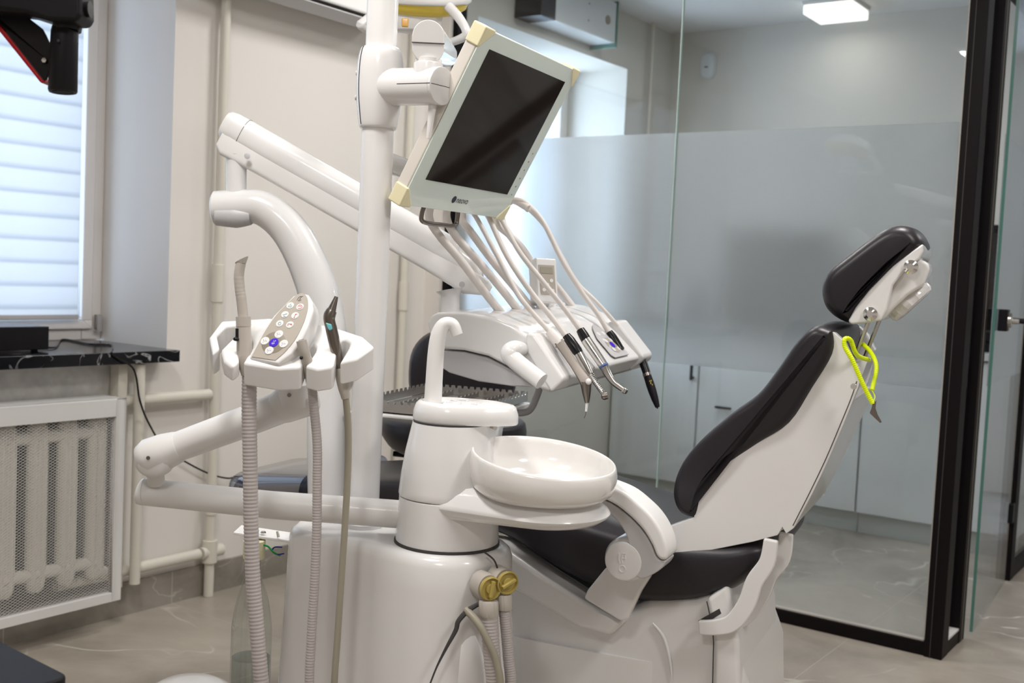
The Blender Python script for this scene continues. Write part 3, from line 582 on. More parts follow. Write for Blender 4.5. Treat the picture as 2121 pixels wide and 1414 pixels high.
kmb = MB(); nn = 80; axn = rn; uu = WD; vv = axn.cross(uu)
kmb.loft([[kc + axn*h + (uu*math.cos(2*math.pi*k/nn)+vv*math.sin(2*math.pi*k/nn))*max(1e-4, r*(1-(.05 if .005 < h < .031 and (k//4) % 2 else 0))) for k in range(nn)] for r, h in prof_k])
mk('adjustment_knob', kmb, M['white'], chair, ang=30)
for (x0, y0, x1, y1, w_) in ((1803, 655, 1770, 742, .12), (1822, 662, 1788, 748, .21)):
    mk('support_rod', MB().box((cpx(x0, y0, w_)+cpx(x1, y1, w_))/2, .011, .007, (cpx(x0, y0, w_)-cpx(x1, y1, w_)).length+.02,
       (A.cross(WD).cross((cpx(x0, y0, w_)-cpx(x1, y1, w_)).normalized()).normalized() if False else WD, ((cpx(x0, y0, w_)-cpx(x1, y1, w_)).normalized()).cross(WD), (cpx(x0, y0, w_)-cpx(x1, y1, w_)).normalized())), M['steel'], chair, bevel=.002)
# bib holder
nb = thing('bib_holder', cpx(1780, 760, -.01), 'neon yellow coiled bib holder looped over the chair backrest', 'bib holder')
def coil(pts, r, mat, name, par, pitch=.0035, n=12, depth=.12):
    c_ = cr(pts, 30); # resample by length
    L_ = [0]
    for a, b in zip(c_, c_[1:]): L_.append(L_[-1]+(b-a).length)
    m = max(8, int(L_[-1]/(pitch/4))); out = []; rr = []; j = 0
    for i in range(m+1):
        s_ = L_[-1]*i/m
        while j < len(L_)-2 and L_[j+1] < s_: j += 1
        t = (s_-L_[j])/max(1e-9, L_[j+1]-L_[j]); out.append(c_[j].lerp(c_[j+1], min(1, t)))
        rr.append((1-depth*(1 if i % 4 == 0 else (.35 if i % 2 else 0))))
    if isinstance(r, (list, tuple)): R_ = [r[0]+(r[1]-r[0])*i/m for i in range(m+1)]
    else: R_ = [r]*(m+1)
    return mk(name, MB().tube(out, [a*b for a, b in zip(rr, R_)], n), mat, par, ang=60)
coil([cpx(1800, 745, .10), cpx(1775, 735, .02), cpx(1762, 705, .0), cpx(1750, 702, -.01), cpx(1750, 718, -.012), cpx(1765, 745, -.014), cpx(1785, 790, -.012), cpx(1797, 815, -.01), cpx(1808, 836, -.01)], .0042, M['neon'], 'coil_cord', nb)
coil([cpx(1782, 708, .14), cpx(1800, 725, .1), cpx(1812, 745, .07), cpx(1815, 765, .06), cpx(1810, 790, .05), cpx(1806, 808, .04)], .0040, M['neon'], 'coil_cord', nb)
mk('end_loop', MB().tube(cr([cpx(1806, 808, .04), cpx(1812, 822, .02), cpx(1806, 835, 0)], 5), .001, 6), M['neon'], nb)
mk('crocodile_clip', MB().ext([cpx(x, y, -.012) for x, y in [(1808, 833), (1815, 829), (1813, 845), (1817, 858), (1826, 874), (1823, 876), (1809, 863), (1801, 855), (1805, 845)]], WD*.006), M['nickel'], nb, bevel=.001)

# ------------------------------------------------------------------ dental unit: base cabinet, cuspidor tower, bowl
TC = at(925, 1135, 2.0); TC0 = V((TC.x, TC.y, 0)); ZB = TC.z  # tower axis, top of base cabinet
unit = thing('dental_unit', TC0, 'white dental unit base cabinet with round cuspidor tower and bowl', 'dental unit')
def hull(c1, r1, c2, r2, z, n=72, c3=None, r3=0):
    out = []
    cs = [(V(c1), r1), (V(c2), r2)] + ([(V(c3), r3)] if c3 is not None else [])
    for k in range(n):
        a = 2*math.pi*k/n; d = RT*math.cos(a)+FW*math.sin(a); best = max(cs, key=lambda q: q[0].dot(d)+q[1]); p = best[0]+d*best[1]; out.append(V((p.x, p.y, z)))
    return out
LE = at(618, 1100, 2.06); LE0 = V((LE.x, LE.y, 0))
def base_ring(z, g): # g = growth
    return hull(TC0 + RT*.002 - FW*.0, .118+g, LE0+RT*.035 + FW*.02 - RT*g*.2, .055+g*.6, z, c3=LE0+FW*.06+RT*.02, r3=.035+g*.6)
rs = [(ZB+.012, -.022), (ZB+.010, -.012), (ZB+.003, -.004), (ZB-.008, 0), (ZB-.05, .002), (ZB-.25, .012), (ZB-.42, .018), (.06, .02), (.0, .02)]
mk('base_cabinet', MB().loft([base_ring(z, g) for z, g in rs]), M['white'], unit, ang=50)
mk('tower_gap_ring', MB().lathe([(.096, ZB+.008), (.096, ZB+.016)], TC0, n=64), M['gap'], unit)
# lower rotating cylinder
mk('tower_foot', MB().lathe([(.088, ZB+.014), (.0935, ZB+.017), (.0935, ZB+.03), (.090, ZB+.096), (.088, ZB+.097)], TC0, n=72), M['white'], unit, ang=40)
# upper tower
zt = at(940, 872, 2.0).z
BO = at(1130, 1020, 1.93); BO0 = V((BO.x, BO.y, 0)); ZD = at(1128, 1056, 1.93).z
def up_ring(z, r, e, er): return hull(TC0 + RT*(-.002), r, TC0 + RT*e - FW*.0, er, z)
z0 = ZB+.099
def body_ring(z, l, rx, bx, br):  # l radius of the left drum, rx right edge of the front, bx/br rear shoulder
    return hull(TC0-RT*.002, l, TC0+RT*(rx-.035)-FW*(l-.045), .035, z, c3=TC0+RT*bx+FW*.045, r3=br)
tb = [(0, .0885, .072, .035, .045, .04), (.025, .0895, .071, .035, .05, .042), (.3, .086, .060, .045, .075, .037), (.6, .080, .050, .056, .092, .033), (1, .069, .044, .064, .095, .030)]
def tlerp(t):
    for a, b in zip(tb, tb[1:]):
        if t <= b[0]: k = (t-a[0])/(b[0]-a[0]); return [p+(q_-p)*k for p, q_ in zip(a[1:], b[1:])]
def body_ring(z, l, rx, bx, by, br): return hull(TC0-RT*.002, l, TC0+RT*(rx-.035)-FW*(l-.06), .035, z, n=120, c3=TC0+RT*bx+FW*by, r3=br)
mk('tower_body', MB().loft([body_ring(z0+(zt-z0)*t, *tlerp(t)) for t in (0, .025, .1, .2, .3, .4, .5, .6, .7, .8, .9, .98, 1)]), M['white'], unit, ang=60)
mk('tower_seam', MB().loft([body_ring(z, .068, .043, .063, .094, .028) for z in (zt-.001, zt+.003)]), M['gap'], unit)
# cap: teardrop reaching over the bowl
def cap_ring(z, g): return hull(TC0 - RT*.002 + FW*.005, .068+g, TC0 + RT*.088 - FW*.012, .030+g, z, c3=TC0+RT*.045, r3=.058+g)
zc = at(940, 835, 2.0).z
mk('tower_cap', MB().loft([cap_ring(zt+.003, 0), cap_ring(zt+.006, .0015), cap_ring(zt+.02, .001), cap_ring(zc, -.003), cap_ring(zc+.005, -.008), cap_ring(zc+.006, -.013), cap_ring(zc+.001, -.016), cap_ring(zc-.001, -.025)]), M['white'], unit, ang=50)
cp_ = TC0+UP*(zc)
mk('cup_plate', MB().lathe([(.036, -.002), (.038, .002), (.034, .004), (.0, .0045)], cp_+RT*.02-FW*.004, n=40), M['white_mat'], unit)
for k in range(6):
    a = k*math.pi/3+.3; d = RT*math.cos(a)+FW*math.sin(a); mk('plate_rib', MB().box(cp_+RT*.02-FW*.004+d*.026+UP*.005, .014, .0035, .003, (d, UP.cross(d), UP)), M['white_mat'], unit, bevel=.001)
# cup filler
cf = [at(896, 846, 1.985), at(899, 790, 1.985), at(903, 730, 1.985), at(909, 692, 1.985), at(921, 672, 1.985), at(938, 673, 1.985), at(948, 694, 1.985)]
mk('cup_filler', MB().tube(cr(cf, 6), [.0165, .0155, .0150, .0145, .013, .0115, .0100], 24), M['white_mat'], unit, ang=50)
mk('bowl_nozzle', MB().tube([at(1012, 877, 2.03), at(1020, 883, 1.985), at(1026, 886, 1.97)], [.005, .005, .004], 14), M['beige_plastic'], unit)
# support dish arm
dish = []
for rr, f_, dz in ((.02, .06, -.022), (.07, .078, -.020), (.098, .080, -.013), (.113, .0835, -.003), (.1155, .083, .002), (.112, .080, .007), (.096, .068, .022), (.080, .055, .034), (.02, .04, .035)):
    dish.append(hull(BO0, rr, TC0, f_, ZD+dz))
mk('bowl_support', MB().loft(dish), M['white'], unit, ang=60)
# bowl: rim plane tilted
nb_ = (UP + RT*.085 - FW*.11).normalized()
bc = at(1125, 984, 1.93)
mk('drain_ring', MB().lathe([(.07, -.053), (.080, -.052), (.083, -.046), (.081, -.034)], bc, UP, 60), M['hose_olive'], unit)
def bring(r, h, tl):
    n_ = (UP*(1-tl)+nb_*tl).normalized(); u = (RT-n_*RT.dot(n_)).normalized(); v = n_.cross(u); return [bc + UP*h + (u*math.cos(2*math.pi*k/72)+v*math.sin(2*math.pi*k/72))*r for k in range(72)]
bowl_p = [(.04, -.036, 0), (.085, -.036, .0), (.108, -.031, .1), (.122, -.020, .2), (.1275, -.004, .45), (.1285, .012, .7), (.127, .026, 1), (.1255, .0295, 1), (.1235, .031, 1), (.1215, .0295, 1), (.119, .022, 1), (.115, .008, .6), (.105, -.008, .3), (.08, -.018, .1), (.03, -.024, 0), (.002, -.026, 0)]
mk('cuspidor_bowl', MB().loft([bring(a*1.015, b*1.10, c) for a, b, c in bowl_p]), M['bowl'], unit, ang=80)
# valves at the cabinet corner
def upx(x, y, d=1.875): return at(x, y, d)
vax = (-FW*.86+RT*.5).normalized()
mk('cabinet_gap', MB().tube(cr([at(1003, 1143, 1.905), at(1022, 1158, 1.893), at(1030, 1176, 1.893), at(1031, 1190, 1.893)], 4), .0016, 8).tube(cr([at(1000, 1246, 1.875), at(972, 1262, 1.868), at(950, 1285, 1.863), at(944, 1305, 1.862), at(925, 1340, 1.858), at(905, 1380, 1.857), at(890, 1418, 1.857)], 5), [.0035, .005, .0045, .0042, .003, .0018, .0015], 8), M['gap'], unit)
vb = mk('valve_block', MB().loft([[q + vax*h for q in [at(1012, 1218, 1.87) + (RT*math.cos(a)*.86+FW*math.cos(a)*.5)*.021*s_ + UP*math.sin(a)*.024*s_ for a in [2*math.pi*k/32 for k in range(32)]]] for h, s_ in ((-.03, 1), (-.005, 1), (0, .95))]).loft([[q + vax*h for q in [at(1046, 1206, 1.885) + (RT*math.cos(a)*.86+FW*math.cos(a)*.5)*.021*s_ + UP*math.sin(a)*.024*s_ for a in [2*math.pi*k/32 for k in range(32)]]] for h, s_ in ((-.03, 1), (-.005, 1), (0, .95))]), M['beige_plastic'], unit)
for (x, y, d, rot) in ((1013, 1217, 1.869, 80), (1048, 1205, 1.884, 25)):
    c_ = at(x, y, d)+vax*.001
    v_ = mk('valve_cap', MB().lathe([(.0195, 0), (.0205, .002), (.0205, .006), (.0185, .0075), (.017, .005), (.0165, .003), (.0, .003)], c_, vax, 40), M['yellow_valve'], unit)
    g = math.radians(rot); hx = (RT*.86+FW*.5)*math.cos(g)+UP*math.sin(g); hy = vax.cross(hx)
    mk('valve_grip', MB().box(c_+vax*.007, .028, .0055, .012, (hx, hy, vax)).lathe([(.010, .003), (.009, .008), (0, .008)], c_, vax, 24), M['yellow_valve'], v_, bevel=.0012)
for (x, y0, y1, d, r) in ((1012, 1243, 1277, 1.868, .017), (1043, 1230, 1262, 1.888, .0145)):
    n_ = MB(); c0_, c1_ = at(x, y0, d), at(x+1, y1, d); ax_ = (c1_-c0_).normalized(); u = RT; v = ax_.cross(u); hh = (c1_-c0_).length
    n_.loft([[c0_+ax_*h + (u*math.cos(2*math.pi*k/64)+v*math.sin(2*math.pi*k/64))*rr*(1-(.05 if (k//2) % 4 == 0 else 0)) for k in range(64)] for h, rr in ((0, r*.9), (.003, r), (hh-.003, r), (hh, r*.9))])
    mk('hose_nut', n_, M['beige_plastic'], unit)
coil([at(1014, 1275, 1.868), at(1016, 1320, 1.866), at(1020, 1370, 1.864), at(1024, 1430, 1.862), at(1010, 1560, 1.86), at(960, 1700, 1.86)], .0150, M['hose'], 'suction_pipe', unit, pitch=.0055, n=20, depth=.06)
coil([at(1044, 1258, 1.888), at(1048, 1300, 1.886), at(1053, 1360, 1.885), at(1057, 1430, 1.884), at(1040, 1560, 1.885), at(980, 1700, 1.885)], .0100, M['hose'], 'suction_pipe', unit, pitch=.004, n=16, depth=.06)
mk('water_tube', MB().tube(cr([at(965, 1262, 1.87), at(990, 1290, 1.85), at(1012, 1330, 1.845), at(1028, 1370, 1.845), at(1037, 1430, 1.845), at(1030, 1560, 1.85), at(960, 1700, 1.87)], 8), .0065, 14), M['hose_olive'], unit)
mk('lower_panel', MB().loft([[TC0 + RT*(.045+.055*math.cos(a)*s_) - FW*(.108+.018*g_) + UP*(ZB-.36+.25*math.sin(a)*s_) for a in [2*math.pi*k/36 for k in range(36)]] for s_, g_ in ((1, 0), (.9, .6), (.6, .9))]), M['white'], unit, ang=80)

# bottle behind the big hose
bt = at(520, 1340, 2.12); BT0 = V((bt.x, bt.y, 0))
bo = thing('water_bottle', BT0+UP*at(520, 1500, 2.12).z, 'clear water bottle part filled, hanging left of the unit cabinet', 'bottle')
zz = lambda y: at(520, y, 2.12).z
pr_b = [(.034, zz(1500)), (.038, zz(1480)), (.0385, zz(1320)), (.036, zz(1275)), (.029, zz(1235)), (.019, zz(1200)), (.0145, zz(1185)), (.0135, zz(1150))]
pb = cr([(r, z, 0) for r, z in pr_b], 4)
mk('bottle_body', MB().lathe([(p.x, p.y) for p in pb], BT0, n=40), M['bottle'], bo)
mk('water', MB().lathe([(.035, zz(1496)), (.036, zz(1360)), (.0, zz(1360))], BT0, n=40), M['water'], bo)
mk('bottle_cap', MB().lathe([(.02, zz(1152)), (.021, zz(1150)), (.021, zz(1115)), (.018, zz(1113))], BT0+RT*.0, n=32), M['cream_guard'], bo)
bp = thing('bottle_bracket', at(560, 1108, 2.12), 'white metal bracket with toggle switch and wires holding the water bottle', 'bracket')
mk('plate', MB().box(at(560, 1108, 2.13)+UP*.001, .13, .06, .005, ((RT*.98-UP*.1).normalized(), FW, (UP+RT*.1).normalized())), M['white_mat'], bp, bevel=.001)
mk('screw', MB().lathe([(.006, 0), (.004, .003)], at(545, 1103, 2.11), n=12), M['chrome'], bp)
mk('toggle_switch', MB().tube([at(577, 1112, 2.1), at(574, 1100, 2.1)], [.003, .0022], 10), M['beige_plastic'], bp)
mk('green_wire', MB().tube(cr([at(545, 1128, 2.1), at(556, 1132, 2.1), at(566, 1143, 2.1), at(580, 1150, 2.12)], 5), .0018, 8), M['green_wire'], bp)
mk('blue_wire', MB().tube(cr([at(584, 1133, 2.12), at(569, 1133, 2.11), at(564, 1141, 2.11), at(574, 1148, 2.11), at(588, 1146, 2.12)], 5), .0014, 8), M['blue_wire'], bp)

# ------------------------------------------------------------------ light pole with clamp, operating light
PD = 2.06
pl = thing('light_pole', at(775, 1180, PD), 'tall white round pole rising behind the unit with clamp for lamp and screen', 'pole')
p0, p1 = at(765, 1180, PD), at(792, -200, PD); p1 = V((p0.x, p0.y, CEIL-.005)); 
pb_ = at(770, 600, PD); PX0, PY0 = pb_.x, pb_.y
zp = lambda y: at(780, y, PD).z
mk('lower_tube', MB().lathe([(.036, ZB+.011), (.036, ZB+.02), (.0298, ZB+.024), (.0298, zp(262))], (PX0, PY0, 0), n=48), M['white'], pl)
mk('upper_tube', MB().lathe([(.0288, zp(262)), (.0288, CEIL-.001)], (PX0, PY0, 0), n=48), M['white'], pl)
PC = V((PX0, PY0, 0)) + RT*.0
prc = cr([(.032, zp(270), 0), (.0355, zp(264), 0), (.040, zp(232), 0), (.043, zp(195), 0), (.043, zp(150), 0), (.040, zp(120), 0), (.0355, zp(107), 0), (.029, zp(104), 0)], 4)
clo = mk('clamp', MB().lathe([(p.x, p.y) for p in prc], PC, n=48), M['white'], pl)
mk('clamp_seam', MB().tube([PC + (-RT*.80-FW*.60)*(p.x+.0004) + UP*p.y for p in prc[4:-4]], .0009, 6), M['gap'], clo)
for y in (158, 208): mk('clamp_screw', MB().lathe([(.005, 0), (.0045, .002)], PC - RT*.0425 + UP*zp(y), -RT, 12), M['grey_plastic'], clo)
AX = (RT*.93-FW*.30+UP*-.03).normalized(); a0_ = PC+UP*zp(185)
L1 = at(916, 178, 1.945); AX = (L1-a0_).normalized()
mk('side_arm', MB().tube([a0_+AX*.0, a0_+AX*.05, L1-AX*.005], [.036, .0335, .0335], 40), M['white'], pl, bevel=.003)
mk('side_arm_cap', MB().tube([L1-AX*.005, L1, L1+AX*.001], [.0337, .0333, .0315], 40), M['white_mat'], pl)

ns_ = AX.cross(UP).normalized(); ns_ = ns_ if ns_.dot(FW) < 0 else -ns_
mk('arm_seam', MB().tube([a0_+AX*.075+ns_*.0336, L1+ns_*.0335], .0006, 6).tube([L1+AX*.0011+ns_*.031, L1+AX*.0011-ns_*.031], .0006, 6), M['gap'], pl)
S1 = L1-AX*.02-UP*.008
lv = mk('brake_lever', MB().tube([S1-UP*.02, S1-UP*.055-RT*.003, S1-UP*.085-RT*.006], [.008, .006, .0035], 12), M['white_mat'], pl)
ol = thing('operating_light', at(880, 0, 2.6), 'white dental operating light with yellow reflector and curved handles at top', 'dental lamp')
K0 = L1-AX*.035+UP*.022
mk('swivel', MB().lathe([(.026, -.01), (.0265, .016), (.026, .018), (.0235, .019), (.0235, .026)], K0, n=36), M['white'], ol)
hA = K0 + UP*.052 - FW*.022; hB = at(935, 120, 2.65)
def stad(c, ax, hh, r, n=40):
    side = ax.cross(UP).normalized(); u2 = side.cross(ax).normalized()
    return [c + side*r*math.cos(a) + u2*(r*math.sin(a)+(hh if math.sin(a) > 0 else -hh)) for a in [2*math.pi*k/n for k in range(n)]]
ax_ = (hB-hA).normalized()
mk('spring_arm', MB().loft([stad(hA+ax_*h, ax_, hh, r) for h, hh, r in ((0, .009, .0275), (.0012, .009, .0285), (.06, .009, .0285), (.35, .008, .024), (.6, .004, .020))]), M['white'], ol, ang=28)
mk('arm_cap_seam', MB().tube([hA-ax_*.0005+ax_.cross(UP).normalized()*.029-UP*.002, hA-ax_*.0005-ax_.cross(UP).normalized()*.029-UP*.002], .0009, 6), M['gap'], ol)
LC = at(872, -4, 2.72)
def ell(c, ru, rv, rf, n=48):  # tilted ellipse ring
    return [c + RT*ru*math.cos(2*math.pi*k/n) + (UP*.35+FW*.93).normalized()*rf*math.sin(2*math.pi*k/n) for k in range(n)]
dn = (UP*.93-FW*.35).normalized()
mk('lamp_head', MB().loft([ell(LC-dn*h, r, 0, r*.8) for h, r in ((-.06, .05), (-.045, .10), (-.01, .124), (.002, .127), (.006, .122))]), M['white'], ol, ang=70)
mk('reflector', MB().loft([ell(LC-dn*h, r, 0, r*.8) for h, r in ((.004, .119), (.022, .112), (.036, .09), (.038, .05))]), M['lamp_yellow'], ol, ang=70)
mk('grille_insert', MB().box(LC-dn*.040-FW*.02+RT*.0, .075, .04, .008, (RT, (UP*.35+FW*.93).normalized(), dn)), M['keypad_ring'], ol, bevel=.002)
for s_, pts_ in ((1, [at(925, 10, 2.66), at(945, 30, 2.64), at(962, 55, 2.62), at(966, 72, 2.62), at(950, 82, 2.64), at(920, 92, 2.7)]), (-1, [at(790, 20, 2.66), at(768, 35, 2.64), at(750, 48, 2.62), at(748, 52, 2.62), at(760, 60, 2.64), at(800, 72, 2.7)])):
    mk('handle', MB().tube(cr(pts_, 6), [.013, .0115, .0105, .0115, .010, .009], 16), M['white_mat'], ol)
mk('lower_housing', MB().loft([[at(860, 48, 2.7)+RT*r*math.cos(a)+UP*h+FW*r*.5*math.sin(a) for a in [2*math.pi*k/40 for k in range(40)]] for h, r in ((-.022, .05), (-.018, .06), (.03, .07), (.04, .07))]), M['white_mat'], ol, ang=60)
mk('amber_window', MB().box(at(839, 47, 2.62), .016, .008, .02, (RT, FW, UP)), M['amber'], ol, bevel=.002)

# ------------------------------------------------------------------ monitor
mu = V((-.16118815, .98692156, .00205351)); u_ = V((.16118815, -.98692156, 0))
su = [ray(1014, 102)*1., ray(1170.6, 170), ray(1051.8, 403), ray(883, 372)]
tt = (1.0, 1.15399459, 1.19009978, 1.0361052); D0 = 1.965
q = [C0 + s*t*D0 for s, t in zip(su, tt)]
mU = (q[1]-q[0]).normalized(); mV = (q[3]-q[0]); mV = (mV-mU*mV.dot(mU)).normalized(); mN = mU.cross(mV)
if mN.dot(fwd) > 0: mN = -mN
SO = q[0]; SW, SH = (q[1]-q[0]).length, (q[3]-q[0]).length
def mp_(x, y, dn_=0): return SO + mU*x + mV*y + mN*dn_
mon = thing('monitor', mp_(SW/2, SH, -.02), 'flat monitor with pale glass bezel, cream corner guards and dark screen', 'monitor')
bw_l, bw_r, bw_t, bw_b = .040, .038, .030, .056
X0_, X1_, Y0_, Y1_ = -bw_l, SW+bw_r, -bw_t, SH+bw_b
cut = .022
outl = [(X0_+cut, Y0_), (X1_-cut, Y0_), (X1_, Y0_+cut), (X1_, Y1_-cut), (X1_-cut, Y1_), (X0_+cut, Y1_), (X0_, Y1_-cut), (X0_, Y0_+cut)]
mk('bezel', MB().ext([mp_(x, y, -.0035) for x, y in outl], mN*.003), M['bezel'], mon, bevel=.001)
mk('body', MB().ext([mp_(x, y, -.0045) for x, y in outl], -mN*.025), M['mon_side'], mon, bevel=.003)
mk('screen', MB().ext([mp_(x, y, -.0005) for x, y in ((0, 0), (SW, 0), (SW, SH), (0, SH))], mN*.0006), M['lcd'], mon)
for (x, y, sx_, sy_) in ((X0_, Y0_, 1, 1), (X1_, Y0_, -1, 1), (X1_, Y1_, -1, -1), (X0_, Y1_, 1, -1)):
    g1 = [(x+sx_*.034, y-sy_*.004), (x-sx_*.004, y-sy_*.004), (x-sx_*.004, y+sy_*.034), (x+sx_*.003, y+sy_*.034), (x+sx_*.034, y+sy_*.003)]
    mk('corner_guard', MB().ext([mp_(a, b, .001) for a, b in g1], -mN*.030), M['cream_guard'], mon, bevel=.003)
hy = Y1_
hpts = [mp_(SW*.26, hy-.002, -.02), mp_(SW*.24, hy+.018, -.014), mp_(SW*.27, hy+.032, -.008), mp_(SW*.5, hy+.033, -.006), mp_(SW*.70, hy+.032, -.008), mp_(SW*.73, hy+.018, -.014), mp_(SW*.71, hy-.002, -.02)]
hpts = [mp_(.02+(p-SO).dot(mU)*.85-.02, (p-SO).dot(mV), (p-SO).dot(mN)) for p in hpts]
mk('handle', MB().tube(cr(hpts, 6), .0045, 14), M['nickel'], mon)
lg = text_mb('neovo', mp_(SW*.5, SH+.030, -.0002), mU, -mV, .019)
mk('brand_text', lg, M['ink'], mon)
mk('brand_mark', MB().lathe([(.0075, 0), (.0075, .0004)], mp_(SW*.5-.034, SH+.030, -.0003), mN, 24), M['ink'], mon)
for k in range(6): mk('touch_dot', MB().lathe([(.0016, 0), (.0016, .0003)], mp_(SW+.02, SH*(.62+.075*k), -.0003), mN, 10), M['nickel'], mon)
mk('rear_mount', MB().box(mp_(SW*.45, SH*.5, -.045), .12, .12, .04, (mU, mV, mN)), M['grey_plastic'], mon, bevel=.01)
ma0 = mp_(SW*.45, SH*.5, -.06)
mk('mount_arm', MB().tube(cr([ma0, ma0-mN*.05+FW*.1, PC+RT*.1+FW*.2+UP*(zp(330)), PC+UP*zp(330)+FW*.02], 8), .02, 20), M['white'], mon)

# ------------------------------------------------------------------ delivery column, spring arm
dc = thing('delivery_arm_column', at(675, 1180, 2.38), 'thick white curved column bending left, carrying the long spring arm', 'support column')
colp = [at(682, 1200, 2.40), at(678, 1040, 2.40), at(676, 900, 2.40), at(678, 780, 2.40), at(676, 690, 2.40), at(660, 610, 2.40), at(630, 530, 2.40), at(592, 468, 2.40), at(545, 432, 2.40), at(500, 428, 2.40), at(455, 430, 2.40)]
mk('column_tube', MB().tube(cr(colp, 8), [.042, .042, .042, .0425, .044, .044, .042, .040, .038, .037, .0368], 40), M['white'], dc, ang=50)
mk('column_end_cap', MB().tube([at(458, 430, 2.40), at(445, 430, 2.40), at(441, 430, 2.40)], [.0368, .036, .03], 36), M['white'], dc)
mk('under_cover', MB().tube(cr([at(449, 446, 2.385), at(490, 449, 2.385), at(520, 448, 2.385)], 6), [.022, .024, .018], 20), M['grey_plastic'], dc)
sa = thing('spring_arm', at(490, 390, 2.40), 'long white sloping balanced arm running from column to instrument console', 'arm')
mk('swivel_post', MB().tube([at(489, 405, 2.40), at(490, 345, 2.40), at(491, 330, 2.40), at(492, 322, 2.40)], [.022, .022, .024, .027], 32), M['white'], sa, ang=50)
sA, sB = at(470, 274, 2.40), at(1000, 576, 2.42)
sd = (sB-sA).normalized(); ss = sd.cross(UP).normalized(); su_ = ss.cross(sd).normalized()
def sec_arm(c, ru, rw, dz=0, n=40, e=.8): return [c + ss*rw*math.copysign(abs(math.cos(a))**e, math.cos(a)) + su_*(ru*math.copysign(abs(math.sin(a))**e, math.sin(a))+dz) for a in [2*math.pi*k/n for k in range(n)]]
LL = (sB-sA).length
mk('upper_cover', MB().loft([sec_arm(sA+sd*h, r, w_, dz) for h, r, w_, dz in ((-.012, .027, .026, .015), (-.004, .033, .031, .014), (.01, .035, .033, .014), (LL-.10, .034, .032, .014), (LL-.04, .030, .031, .006), (LL-.01, .022, .026, -.004), (LL+.0, .012, .018, -.008))]), M['white'], sa, ang=50)
mk('lower_cover', MB().loft([sec_arm(sA+sd*h, r, w_, dz, e=.35) for h, r, w_, dz in ((.0, .022, .028, -.016), (.015, .028, .030, -.022), (.10, .025, .029, -.022), (LL-.12, .025, .029, -.022), (LL-.02, .028, .032, -.022), (LL+.015, .018, .028, -.016), (LL+.028, .008, .015, -.014))]), M['white_mat'], sa, ang=50)
for (x, y) in ((512, 323), (957, 589)):
    c_ = at(x, y, 2.362); mk('screw_cap', MB().lathe([(.0065, 0), (.0065, .0006), (.0055, .001)], c_, -FW, 24), M['grey_plastic'], sa)
mk('end_seam', MB().tube(sec_arm(sA+sd*.035, .0352, .0332, .014), .0005, 6, close=True), M['gap'], sa)
mk('console_post', MB().tube([at(931, 600, 2.40), at(933, 612, 2.40), at(933, 660, 2.40)], [.03, .0215, .0215], 32), M['white'], sa, ang=50)

# ------------------------------------------------------------------ instrument console
FL, FRt = at(1137, 811, 2.1), at(1320, 762, 2.5)
e1 = (FRt-FL); EL = e1.length; e1 = e1.normalized(); e1h = V((e1.x, e1.y, 0)).normalized(); Nc = e1h  # side plane normal
e2 = V((-e1h.y, e1h.x, 0))
def kpx(x, y, o=0.0): return onp(x, y, FL + e1*o, Nc)
con = thing('instrument_console', kpx(1000, 740, .2), 'white dentist instrument console with keypad, holders and side handle', 'instrument console')
up_prof = [(887, 655), (905, 646), (960, 647), (1015, 656), (1068, 678), (1100, 690), (1168, 786), (1137, 811), (1110, 800), (1060, 762), (1010, 738), (960, 726), (905, 722), (890, 700), (884, 672)]
up3 = [kpx(x, y) for x, y in [(884, 668), (890, 654), (905, 647), (960, 647), (1015, 656), (1060, 674), (1090, 695), (1166, 780), (1137, 811), (1112, 803), (1060, 764), (1010, 738), (960, 726), (905, 722), (890, 700)]]
mk('upper_shell', MB().ext(up3, e1*EL), M['white'], con, bevel=.008, seg=4, ang=28)
mk('side_cheek', MB().ext([kpx(x, y, -.004) for x, y in [(1088, 690), (1104, 690), (1168, 784), (1164, 790), (1140, 813), (1090, 730)]], e1*.07), M['white'], con, bevel=.006, seg=4)
mk('side_cheek', MB().ext([kpx(x, y, -.004)+e1*(EL-.055) for x, y in [(1088, 692), (1110, 692), (1172, 776), (1168, 790), (1140, 813), (1090, 730)]], e1*.06), M['white'], con, bevel=.006, seg=4)
lo3 = [kpx(x, y, .012) for x, y in [(905, 724), (960, 728), (1010, 740), (1060, 766), (1108, 802), (1060, 800), (990, 790), (930, 772), (915, 762), (903, 730)]]
mk('lower_shell', MB().ext(lo3, e1*(EL-.04)), M['grey_plastic'], con, bevel=.006, seg=3, ang=28)
mk('holder_bar', MB().ext([kpx(x, y, .05) for x, y in [(1085, 690), (1100, 694), (1130, 735), (1160, 778), (1158, 792), (1130, 770)]], e1*(EL-.09)), M['white_mat'], con, bevel=.004)
mk('front_underside', MB().ext([kpx(x, y, .02) for x, y in [(1163, 790), (1137, 813), (1120, 806), (1140, 780)]], e1*(EL-.03)), M['grey_plastic'], con, bevel=.002)
hpt = [kpx(1082, 722, -.002), kpx(1066, 722, -.035), kpx(1056, 730, -.045), kpx(1065, 745, -.045), kpx(1122, 790, -.045)]
mk('side_handle', MB().tube(cr(hpt, 8), [.013, .016, .0175, .0170, .0165], 28), M['white'], con, ang=60)
